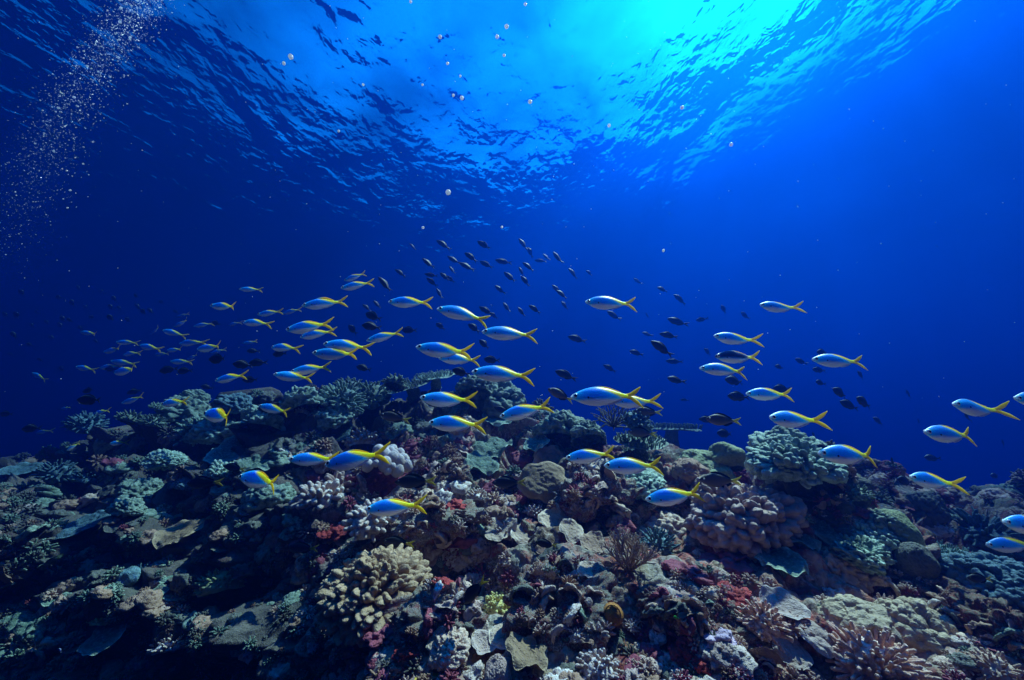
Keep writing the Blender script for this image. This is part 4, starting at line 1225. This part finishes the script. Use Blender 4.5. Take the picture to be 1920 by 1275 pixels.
FISH = [  # head u, v, tail u, v, label, yaw in degrees, variant
    (566, 573, 654, 564, 'blue fish with its yellow dorsal fin raised, top left of the central shoal', 12, 'up'),
    (728, 566, 813, 567, 'blue fish with plain blue back, just left of the fish dipping its tail', 0, 0),
    (819, 578, 921, 600, 'bright blue fish nosing upward with its yellow tail dipped over another fish', 8, 1),
    (903, 622, 1011, 629, 'bright blue fish right under the dipped yellow tail of another', 4, 0),
    (780, 651, 891, 664, 'upper fish of a close overlapping pair in the middle of the shoal', 5, 2),
    (822, 671, 904, 675, 'lower fish of the close overlapping pair in the middle of the shoal', 5, 1),
    (884, 697, 1006, 706, 'large bright fish with widely spread yellow tail above the knobby crest coral', 5, 0),
    (787, 746, 897, 753, 'upper of two stacked fish over the reef crest in the middle', 0, 2),
    (803, 792, 915, 797, 'lower of two stacked fish over the reef crest in the middle', 6, 1),
    (937, 782, 1038, 757, 'fish climbing tail up to the right, a dark shadow across its back', -6, 3),
    (606, 645, 702, 653, 'white bellied upper fish of an overlapping pair left of centre', 6, 0),
    (586, 662, 678, 666, 'dimmer lower fish of the overlapping pair left of centre', 0, 2),
    (538, 619, 624, 604, 'tilted blue fish, upper of two with tails crossing on the left', -4, 3),
    (562, 632, 629, 618, 'small tilted blue fish, lower of two with tails crossing on the left', 0, 1),
    (687, 639, 757, 621, 'small fish swimming nose down with a dark fish at its tail', 0, 0),
    (640, 541, 701, 527, 'small nose down fish, lower of two at the top left of the shoal', 0, 3),
    (645, 526, 687, 511, 'small nose down fish, upper of two at the top left of the shoal', 0, 0),
    (512, 701, 592, 713, 'fish with orange yellow back in front of another over the left crest', 25, 4),
    (545, 697, 622, 686, 'fish with yellow back half hidden behind the orange backed one', 0, 0),
    (484, 760, 548, 775, 'lone fish with dipping tail above the left reef slope', 15, 4),
    (541, 861, 640, 860, 'rear fish of a nose to tail pair left of the white bubble coral', 8, 2),
    (612, 872, 728, 846, 'front fish with yellow tail touching the white bubble coral', -8, 3),
    (685, 955, 803, 945, 'bright fish with broad yellow back above the pale knob tipped coral', 0, 0),
    (450, 893, 535, 908, 'fish leaving to the left with yellow back over the dark gully', -20, 2),
    (1060, 859, 1158, 849, 'pink bellied left fish of a low pair in the centre', -6, 3),
    (1132, 873, 1246, 873, 'right fish of the low pair in the centre with big spread tail', 5, 0),
    (1210, 937, 1326, 922, 'lowest bright fish on the right, just above the rosy brown coral mound', 0, 1),
    (1097, 566, 1197, 570, 'bright fish alone in open water, high right of centre', 5, 0),
    (1070, 744, 1212, 740, 'largest and closest fish with tall yellow tail in the centre right', 0, 1),
    (1143, 751, 1238, 755, 'fish half hidden behind the largest fish', 0, 2),
    (1337, 630, 1426, 642, 'upper fish of three stacked ones on the right', 6, 2),
    (1340, 668, 1428, 671, 'dark backed white bellied fish, middle of three stacked on the right', 0, 'dark'),
    (1312, 690, 1408, 696, 'lowest fish of three stacked ones on the right', 6, 1),
    (1423, 572, 1502, 581, 'small bright fish highest on the far right', 0, 2),
    (1398, 738, 1491, 740, 'fish with a dark fish showing behind its tail on the right', 4, 0),
    (1440, 783, 1543, 791, 'fish directly above the tall coral head on the right', 6, 2),
    (1522, 674, 1627, 679, 'bright fish amid small dark fish on the far right', 4, 0),
    (1535, 850, 1659, 855, 'big fish passing in front of the dark tall coral head', 4, 1),
    (1703, 894, 1798, 910, 'fish gliding low over the far right reef flat', 10, 2),
    (1729, 811, 1838, 817, 'deep bodied fish, lower of two close to the right edge', 8, 3),
    (1790, 757, 1868, 776, 'fish turned toward the viewer, upper of two near the right edge', 22, 4),
    (1901, 747, 2005, 752, 'fish cut off by the right edge, level with the upper pair', 10, 0),
    (1882, 979, 1985, 990, 'upper of two dim fish cut by the right edge over the staghorn', 8, 1),
    (1848, 1022, 1955, 1020, 'lower of two dim fish cut by the right edge over the staghorn', 0, 0),
    (448, 542, 494, 543, 'small fish highest in the left group, alone against the blue', 15, 0),
    (395, 573, 448, 576, 'small dim fish second highest in the left group', 0, 2),
    (483, 590, 531, 582, 'small fish with upright tail, left of the fish with raised fin', 0, 3),
    (455, 604, 509, 606, 'small fish just below the one with upright tail', 0, 1),
    (405, 714, 462, 701, 'fish with broad raised yellow back above the left crest', -15, 3),
    (385, 775, 445, 784, 'fish with yellow back half melting into the reef, left slope', -28, 2),
    (303, 758, 353, 751, 'dim fish skimming the left crest with yellow upright tail', -15, 0),
    (508, 651, 562, 652, 'fish with fading nose and yellow tail left of the white bellied pair', -12, 1),
    (125, 845, 150, 829, 'small deep blue fish swimming steeply down over the dark far left reef', 0, 0),
    (205, 832, 240, 829, 'small deep blue fish level over the dark left reef', 0, 1),
]
SMALL = [(428, 610, 453, 603), (218, 641, 262, 643), (304, 619, 350, 630), (335, 644, 388, 640), (320, 678, 362, 678), (208, 677, 258, 683), (143, 688, 180, 694),
         (150, 622, 187, 628), (231, 665, 262, 660), (262, 648, 303, 655), (313, 657, 345, 655), (368, 654, 424, 650), (364, 612, 402, 605), (325, 612, 358, 600),
         (330, 595, 356, 587), (531, 588, 565, 578), (455, 644, 486, 640), (60, 699, 88, 714), (228, 756, 275, 742), (175, 776, 207, 768), (186, 690, 230, 684),
         (212, 698, 265, 692), (280, 628, 303, 612), (350, 674, 374, 664), (66, 812, 98, 806), (112, 768, 137, 763), (290, 665, 318, 662), (195, 660, 232, 652), (395, 662, 425, 654)]

def build_fusiliers():
    for i, (hu, hv, tu, tv, lb, yaw, var) in enumerate(FISH):
        m = FUS_UPFIN if var == 'up' else FUS_DARK if var == 'dark' else FUS[var]
        o = make_fusilier(m)
        h = hit((hu + tu) / 2, max(hv, tv) + 8, every=True)
        fish_pose(o, hu, hv, tu, tv, .26 + .012 * math.sin(i * 2.1), R(yaw + 7 * math.sin(i * 2.9)), R(-6 + 5 * math.sin(i * 1.7)), zmax=min(h[2] - .2, h[2] * .88) if h else None)
        tag(o, lb, 'fish', 'blue and yellow fish of the shoal')
    pts = sorted(SMALL, key=lambda p: p[0] + p[2])
    for i, (hu, hv, tu, tv) in enumerate(pts):
        v = i % 5
        o = make_fusilier(FUS[v], FUS_SMALL[v])
        h = hit((hu + tu) / 2, max(hv, tv) + 8, every=True)
        fish_pose(o, hu, hv, tu, tv, .40 + .04 * math.sin(i), R(12 * math.sin(i * 3.3)), R(-8), zmax=min(h[2] - .25, h[2] * .84) if h else None)
        tag(o, 'small dim yellow tailed fish, %s from the left in the crowded left group' % ORD[i + 1], 'fish', 'blue and yellow fish of the shoal')
build_fusiliers()

# --- dark fish: (u, v, length in pixels, angle of the head above the horizontal in degrees)
DARK_TOP = [(774, 463, 18, 45), (832, 459, 31, 32), (908, 460, 29, 32), (981, 458, 26, 52), (994, 473, 22, 62), (883, 482, 28, 36), (803, 494, 28, 40), (851, 488, 28, 32),
            (876, 500, 32, 26), (912, 496, 27, 28), (944, 491, 31, 12), (991, 500, 26, 36), (978, 510, 20, 60), (1014, 489, 22, 5), (1025, 483, 18, 42), (1046, 484, 28, 52),
            (751, 512, 24, 34), (848, 507, 18, 52), (809, 516, 25, 10), (834, 519, 23, 42), (845, 524, 20, 40), (810, 529, 25, 38), (956, 520, 28, 42), (985, 527, 24, 50),
            (938, 544, 26, 40), (824, 551, 22, 60), (1044, 543, 24, 44), (1054, 552, 26, 36), (722, 534, 34, 52), (717, 528, 24, 48), (707, 571, 20, 48), (688, 577, 20, 40),
            (912, 583, 30, 30), (950, 577, 22, 56), (978, 585, 22, 50), (1003, 580, 26, 34), (926, 592, 20, 40), (1075, 513, 26, 48), (1105, 512, 16, 40), (1059, 573, 20, 50)]
DARK_MID = [(700, 593, 30, 20), (697, 612, 36, 8), (661, 618, 22, 50), (768, 619, 28, 0), (682, 690, 28, 12), (865, 698, 34, 16), (923, 675, 30, 6), (826, 612, 20, 35), (889, 615, 26, 36), (908, 646, 24, 44)]
DARK_OPEN = [(1196, 528, 20, 36), (1243, 543, 22, 22), (1276, 562, 30, 38), (1151, 592, 30, 34), (1214, 592, 14, 60), (1271, 604, 40, 18), (1316, 599, 22, -10), (1083, 636, 36, 16),
             (1214, 627, 20, 20), (1255, 629, 36, 10), (1242, 654, 50, 34), (1194, 662, 28, 16), (1265, 678, 32, 4), (1144, 691, 28, 28), (1268, 713, 34, 14), (1062, 704, 44, 22),
             (1284, 750, 18, 4)]
DARK_RIGHT = [(1357, 580, 18, 58), (1397, 592, 20, 42), (1327, 660, 18, 50), (1378, 714, 36, 8), (1386, 744, 42, 4), (1467, 729, 34, 2), (1360, 813, 30, 4), (1462, 688, 18, 14), (1502, 678, 24, 26),
              (1536, 694, 26, 8), (1543, 661, 22, 4), (1538, 718, 18, 18), (1615, 704, 20, 50), (1576, 737, 32, 30), (1593, 760, 38, 22), (1620, 755, 32, 34), (1648, 790, 24, 34),
              (1704, 740, 20, 60), (1723, 791, 14, 70), (1673, 867, 18, 80), (1748, 859, 30, 4), (1881, 832, 16, 75), (1867, 892, 18, 0), (1527, 820, 20, 70), (1698, 902, 30, 14), (1814, 783, 20, 60), (1545, 840, 30, 20)]
DARK_LEFT = [(303, 567, 12, 30), (258, 575, 15, 48), (269, 585, 15, 46), (282, 583, 14, 46), (213, 560, 14, 60), (207, 576, 13, 60), (135, 568, 15, 60), (190, 547, 13, 45), (110, 558, 12, 45),
             (147, 540, 12, 45), (224, 577, 12, 30), (207, 596, 16, 40), (173, 595, 12, 20), (118, 598, 15, 50), (113, 610, 14, 50), (32, 592, 17, 55), (25, 628, 17, 50), (41, 549, 16, 50), (97, 633, 14, 30), (116, 692, 14, 45), (55, 646, 14, 20)]
DARK_LEFT += [(70, 585, 12, 40), (88, 605, 12, 50), (130, 600, 12, 30), (150, 615, 12, 45), (160, 575, 11, 50), (240, 600, 13, 40), (255, 555, 11, 45), (330, 585, 13, 30), (60, 610, 12, 50), (10, 590, 13, 45), (180, 640, 13, 30), (20, 665, 13, 20), (75, 675, 12, 30)]
DARK_CREST = [(410, 673, 34, -4), (456, 684, 38, 6), (484, 680, 34, -4), (316, 693, 34, -10), (346, 695, 26, -6), (475, 658, 24, 0), (167, 732, 22, -12), (170, 750, 48, 0), (252, 734, 28, -12), (208, 692, 22, 4),
              (470, 712, 30, 0), (388, 726, 22, 10), (60, 803, 36, -4), (525, 663, 26, -6), (405, 606, 16, 20), (12, 776, 24, 0)]

def build_dark():
    mats = [MAT_DARKSKIN, MAT_FIN]
    deep = [join(list(dark_parts(DAM_UP, DAM_LO, pig_dam, k, h))) for k, h in VAR[:3]]
    slim = [join(list(dark_parts(SLIM_UP, SLIM_LO, pig_dam, k, h, h=.8))) for k, h in VAR[:3]]
    deep = [mk('dark_damselfish', a, MAT_DARKSKIN) for a in deep]
    slim = [mk('slender_dark_fish', a, MAT_DARKSKIN) for a in slim]
    def put(lst, rows, kind, L, grp, word):
        """rows: (upper bound of v, phrase); ordinals run from the left within a row"""
        lo = -1e9
        for hi, phrase in rows:
            row = sorted([p for p in lst if lo <= p[1] < hi]); lo = hi
            for i, (u, v, n, a) in enumerate(row):
                ms = slim if kind == 'slim' else deep
                me = ms[int(u) % 3]
                o = link_mesh(me.name.split('.')[0], me)
                n2 = n * 1.06
                dx, dy = n2 / 2 * math.cos(R(a)), n2 / 2 * math.sin(R(a))
                h = hit(u, v + n * .4, every=True)
                fish_pose(o, u - dx, v - dy, u + dx, v + dy, L * (1 + .15 * math.sin(u)), R(14 * math.sin(u * 1.3)), R(6 * math.sin(v)), zmax=(h[2] - .15) if h else None)
                tag(o, '%s, %s from the left %s' % (word, ORD[i + 1], phrase), 'fish', grp)
    put(DARK_TOP, [(475, 'in the top row of the upper shoal'), (502, 'in the second row of the upper shoal'), (532, 'in the third row of the upper shoal'),
                   (560, 'in the fourth row of the upper shoal'), (700, 'in the bottom row of the upper shoal')], 'slim', .165, 'small dark fish of the upper shoal', 'dark slender fish')
    put(DARK_MID, [(640, 'of those scattered through the bright shoal'), (800, 'of those below the bright shoal')], 'deep', .15, 'dark fish among the bright shoal', 'small dark oval fish')
    put(DARK_OPEN, [(600, 'in the upper row right of centre'), (660, 'in the middle row right of centre'), (800, 'in the lower row right of centre')], 'slim', .20, 'dark fish right of centre', 'dark grey fish')
    put(DARK_RIGHT, [(665, 'in the highest row on the far right'), (720, 'in the second row on the far right'), (765, 'in the third row on the far right'),
                     (960, 'in the lowest row on the far right')], 'deep', .17, 'black oval fish on the right', 'black oval fish')
    put(DARK_LEFT, [(580, 'in the far left upper row'), (800, 'in the far left lower row')], 'deep', .20, 'faint dark fish in the far left', 'faint dark fish')
    put(DARK_CREST, [(700, 'in the upper row over the left crest'), (900, 'in the lower row over the left crest')], 'deep', .17, 'dark fish above the left crest', 'dark oval fish')
build_dark()

def build_reef_fish():
    L = [  # u, v, length, angle, length in metres, kind, label, yaw
        (1358, 788, 70, 4, .20, 'brown', 'brown spotted cheek fish with thin pale tail, in front of a darker one', 0),
        (1330, 787, 40, 4, .20, 'black', 'dark fish half hidden behind the brown spotted cheek fish', 0),
        (1216, 772, 56, 4, .20, 'brown', 'brown fish with yellowish tail below the fish hidden behind the largest', 0),
        (1206, 812, 58, 6, .20, 'brown', 'dim brown fish with yellow tail before the round blue green coral head', 0),
        (1052, 741, 56, 26, .20, 'brown', 'grey brown fish behind the nose of the largest fish', 0),
        (1353, 901, 84, 2, .22, 'brown', 'big dim brown fish with yellow tail above the rosy brown mound', 0),
        (780, 903, 80, -2, .22, 'black', 'black fish with yellow tail under the white bubble coral', 0),
        (890, 1108, 66, -48, .20, 'black', 'black fish nosing down into the pale rubble right of the big tan mound', 0),
        (748, 1018, 62, 6, .20, 'black', 'dark fish with yellow tail in the hollow above the big tan mound', 0),
        (568, 1028, 60, 2, .20, 'black', 'dark fish lying in the shade of the gully left of centre', 0),
        (742, 783, 60, 12, .20, 'brown', 'dim brown fish with yellow tail over the reef left of the stacked fish', 0),
        (955, 905, 66, 0, .20, 'black', 'black fish in a hole left of the big brown leaf plate', 0),
        (622, 1088, 64, -4, .20, 'black', 'dark fish with yellow tail at the left of the big tan mound', 0),
        (440, 877, 44, 10, .17, 'black', 'dark oval fish right before the fish leaving to the left', 0),
        (385, 905, 70, -2, .2, 'black', 'dark fish with faint yellow tail over the dark left slope', 0),
        (1025, 1020, 44, 10, .17, 'black', 'dark fish lurking under the curled tan plate', 0),
        (1838, 1085, 50, 4, .2, 'black', 'dark fish with dull yellow tail low near the right edge', 0),
        (945, 770, 40, 20, .17, 'black', 'dark blurred fish over the tail of the climbing fish', 0),
        (113, 1220, 10, 70, .05, 'tiny', 'tiny blue and white striped fish in the dark lower left', 0),
        (1268, 1158, 12, 20, .06, 'green', 'tiny green fish beside the white crusted rubble arch', 0),
    ]
    cols = {'brown': (pig_brown, SLIM_UP, SLIM_LO, (.55, .48, .10)), 'black': (pig_black, SLIM_UP, SLIM_LO, (.45, .38, .05)),
            'tiny': (lambda x, z, r, s: np.where((np.sin(x * 26) > 0)[:, None], np.array([[.75, .75, .8]]), np.array([[.02, .08, .5]])), SLIM_UP, SLIM_LO, (.6, .6, .7)),
            'green': (lambda x, z, r, s: np.repeat([[.05, .5, .05]], len(x), 0), DAM_UP, DAM_LO, (.1, .5, .1))}
    made = {}
    for kd, (pg, up, lo, tc) in cols.items():
        b, t, d, a = dark_parts(up, lo, pg, .08, 0, h=.8, tailcol=tc)
        eyes = []
        for sg in (-1, 1):
            V, f = ell(-.405, sg * .036, .025, .020, .012, .020, 12, 6); V2, f2 = ell(-.405, sg * .046, .025, .011, .004, .011, 10, 5)
            eyes.append((np_mesh('eye', V, f, [MAT_EYE if kd == 'brown' else MAT_DARKSKIN], cols={'pigment': np.repeat([[.12, .12, .1]], len(V), 0)}), np_mesh('pupil', V2, f2, [MAT_PUPIL])))
        made[kd] = (mk('body', b, MAT_DARKSKIN), mk('tail_fin', t, MAT_FIN), mk('dorsal_fin', d, MAT_FIN), mk('anal_fin', a, MAT_FIN), eyes)
    names = {'brown': 'brown_reef_fish', 'black': 'black_reef_fish', 'tiny': 'striped_reef_fish', 'green': 'green_reef_fish'}
    for (u, v, n, a, Lm, kd, lb, yaw) in L:
        b, t, d, an, eyes = made[kd]
        r = link_mesh(names[kd], None)
        link_mesh('body', b, r); link_mesh('tail_fin', t, r); link_mesh('dorsal_fin', d, r); link_mesh('anal_fin', an, r)
        for e, p in eyes: link_mesh('pupil', p, link_mesh('eye', e, r))
        dx, dy = n / 2 * math.cos(R(a)), n / 2 * math.sin(R(a))
        h = hit(u, v, every=True)
        fish_pose(r, u - dx, v - dy, u + dx, v + dy, Lm, R(yaw), 0, zmax=(h[2] - .14) if h else None)
        tag(r, lb, 'fish', 'fish living close over the reef')
build_reef_fish()

# ------------------------------------------------------------------ bubbles and drifting specks
def bubble_mat():
    m, nt, out = new_mat('air_bubble')
    T = NT(nt)
    gl = T.n('ShaderNodeBsdfGlossy'); gl.inputs['Roughness'].default_value = .15; gl.inputs[0].default_value = (.95, .97, 1, 1)
    tl = T.n('ShaderNodeBsdfTranslucent'); tl.inputs[0].default_value = (.9, .93, 1, 1)
    tr = T.n('ShaderNodeBsdfTransparent')
    a = T.n('ShaderNodeMixShader'); a.inputs[0].default_value = .7
    T.l(gl.outputs[0], a.inputs[1]); T.l(tl.outputs[0], a.inputs[2])
    b = T.n('ShaderNodeMixShader'); b.inputs[0].default_value = .58
    T.l(a.outputs[0], b.inputs[1]); T.l(tr.outputs[0], b.inputs[2])
    T.l(b.outputs[0], out.inputs['Surface'])
    return m
def jelly_mat():
    m, nt, out = new_mat('pale_jelly')
    T = NT(nt)
    bs = T.n('ShaderNodeBsdfPrincipled')
    bs.inputs['Base Color'].default_value = (1.0, .94, .90, 1); bs.inputs['Roughness'].default_value = .3
    tl = T.n('ShaderNodeBsdfTranslucent'); tl.inputs[0].default_value = (1.0, .94, .90, 1)
    mx = T.n('ShaderNodeMixShader'); mx.inputs[0].default_value = .7
    T.l(bs.outputs[0], mx.inputs[1]); T.l(tl.outputs[0], mx.inputs[2]); T.l(mx.outputs[0], out.inputs['Surface'])
    return m
def ico():
    t = (1 + 5 ** .5) / 2
    v = np.array([(-1, t, 0), (1, t, 0), (-1, -t, 0), (1, -t, 0), (0, -1, t), (0, 1, t), (0, -1, -t), (0, 1, -t), (t, 0, -1), (t, 0, 1), (-t, 0, -1), (-t, 0, 1)], float)
    v /= np.linalg.norm(v[0])
    f = np.array([(0, 11, 5), (0, 5, 1), (0, 1, 7), (0, 7, 10), (0, 10, 11), (1, 5, 9), (5, 11, 4), (11, 10, 2), (10, 7, 6), (7, 1, 8), (3, 9, 4), (3, 4, 2), (3, 2, 6), (3, 6, 8), (3, 8, 9),
                  (4, 9, 5), (2, 4, 11), (6, 2, 10), (8, 6, 7), (9, 8, 1)])
    return v, f
def cloud(name, pts, rad, mat, label):
    v, f = ico()
    n = len(pts)
    V = (pts[:, None] + v[None] * rad[:, None, None]).reshape(-1, 3)
    Fc = (f[None] + (np.arange(n) * 12)[:, None, None]).reshape(-1, 3)
    o = link_mesh(name, np_mesh(name, V, Fc, [mat]))
    tag(o, label, kind='stuff')

def build_bubbles():
    rng = np.random.default_rng(5)
    P, rr = [], []
    # a plume drifting up and to the right from the left edge
    path = np.array([(20, 470, 4.6), (45, 380, 4.5), (80, 280, 4.4), (135, 175, 4.3), (205, 80, 4.2), (265, 10, 4.1), (300, -60, 4.0)])
    cum = np.linspace(0, 1, len(path))
    n = 6200
    for i in range(n):
        s = rng.random() ** .8
        c = [np.interp(s, cum, path[:, k]) for k in range(3)]
        wd = np.interp(s, [0, .3, .6, 1], [70, 62, 48, 30])
        u, v = c[0] + rng.normal(0, wd * .62), c[1] + rng.normal(0, 30)
        z = c[2] + rng.normal(0, .35)
        px = np.clip(rng.lognormal(-.45, .62), .3, 4.5) * np.interp(s, [0, .4, 1], [.62, .85, 1.05])
        if s < .25 and rng.random() < .45: continue
        P.append(ray(u, v) * z); rr.append(px * z / F * .62)
    cloud('bubble_stream', np.array(P), np.array(rr), bubble_mat(), 'long stream of tiny silvery air bubbles rising at the upper left')
    P, rr = [], []
    for i in range(260):
        z = rng.uniform(1.2, 4.5)
        P.append(ray(rng.uniform(-30, 1950), rng.uniform(-20, 760)) * z); rr.append(rng.uniform(.3, .75) * z / F)
    cloud('marine_snow', np.array(P), np.array(rr), jelly_mat(), 'fine pale specks drifting everywhere in the open water')

def build_jellies():
    m = jelly_mat()
    S = [(840, 361, 5.5, 'largest pale globule, alone in dark blue water left of centre'), (545, 107, 5, 'pale globule, right one of a close pair under the rippled surface'),
         (532, 119, 3.5, 'fainter globule, left one of a close pair under the rippled surface'), (950, 50, 4.5, 'pale globule, upper of two close ones at the top middle'),
         (932, 69, 4, 'pale globule, lower of two close ones at the top middle'), (825, 69, 4, 'oval globule high up left of the two at the top middle'),
         (839, 119, 3, 'small globule below the high oval one'), (866, 184, 4, 'globule, right one of two side by side over the ripples'),
         (850, 179, 3, 'globule, left one of two side by side over the ripples'), (994, 191, 4.5, 'bright globule in the middle, low under the bright water'),
         (1142, 236, 3.5, 'dim globule at the edge of the bright ripples right of the middle'), (1371, 271, 4, 'lone globule in plain blue water under the sun glow'),
         (1279, 202, 4, 'hazy globule among the ripples under the sun glow'), (945, 104, 3, 'tiny globule straight below the two at the top middle'),
         (863, 143, 2.5, 'tiny globule above the two side by side'), (792, 159, 2.5, 'tiny globule left of the two side by side'), (681, 159, 2.5, 'tiny globule below the bright water patch on the left'),
         (635, 246, 2.5, 'tiny globule over dark ripples, left of centre'), (793, 427, 3, 'dim ring shaped globule above the left of the dark shoal'),
         (941, 426, 2.5, 'dim globule above the middle of the dark shoal'), (1244, 470, 3, 'dim globule in the blue right of the dark shoal'), (985, 8, 3.5, 'globule touching the top edge in the middle'),
         (770, 3, 3, 'globule touching the top edge left of the middle')]
    th = np.arange(18) / 18 * 2 * np.pi; ph = np.linspace(.001, np.pi - .001, 12)
    TH, PH = np.meshgrid(th, ph, indexing='ij')
    d = np.stack([np.sin(PH) * np.cos(TH), np.sin(PH) * np.sin(TH), np.cos(PH)], -1).reshape(-1, 3)
    lob = 1 + .10 * np.cos(8 * TH.ravel()) * np.sin(PH.ravel())          # a comb jelly's eight ribs
    me = np_mesh('plankton_globule', d * lob[:, None] * (.82, .82, 1.1) * (1 - .18 * (d[:, 2:] < -.2)), grid_faces(18, 12, True), [m])
    for i, (u, v, r, lb) in enumerate(S):
        o = link_mesh('plankton_globule', me)
        z = 1.6 + .5 * math.sin(i * 1.9)
        o.location = Vector(ray(u, v)) * z
        s = r * z / F
        o.scale = (s, s, s); o.rotation_euler = (.3 * math.sin(i), .3 * math.cos(i * 2), i)
        tag(o, lb, 'plankton', 'pale globules drifting in the water')
build_bubbles()
build_jellies()
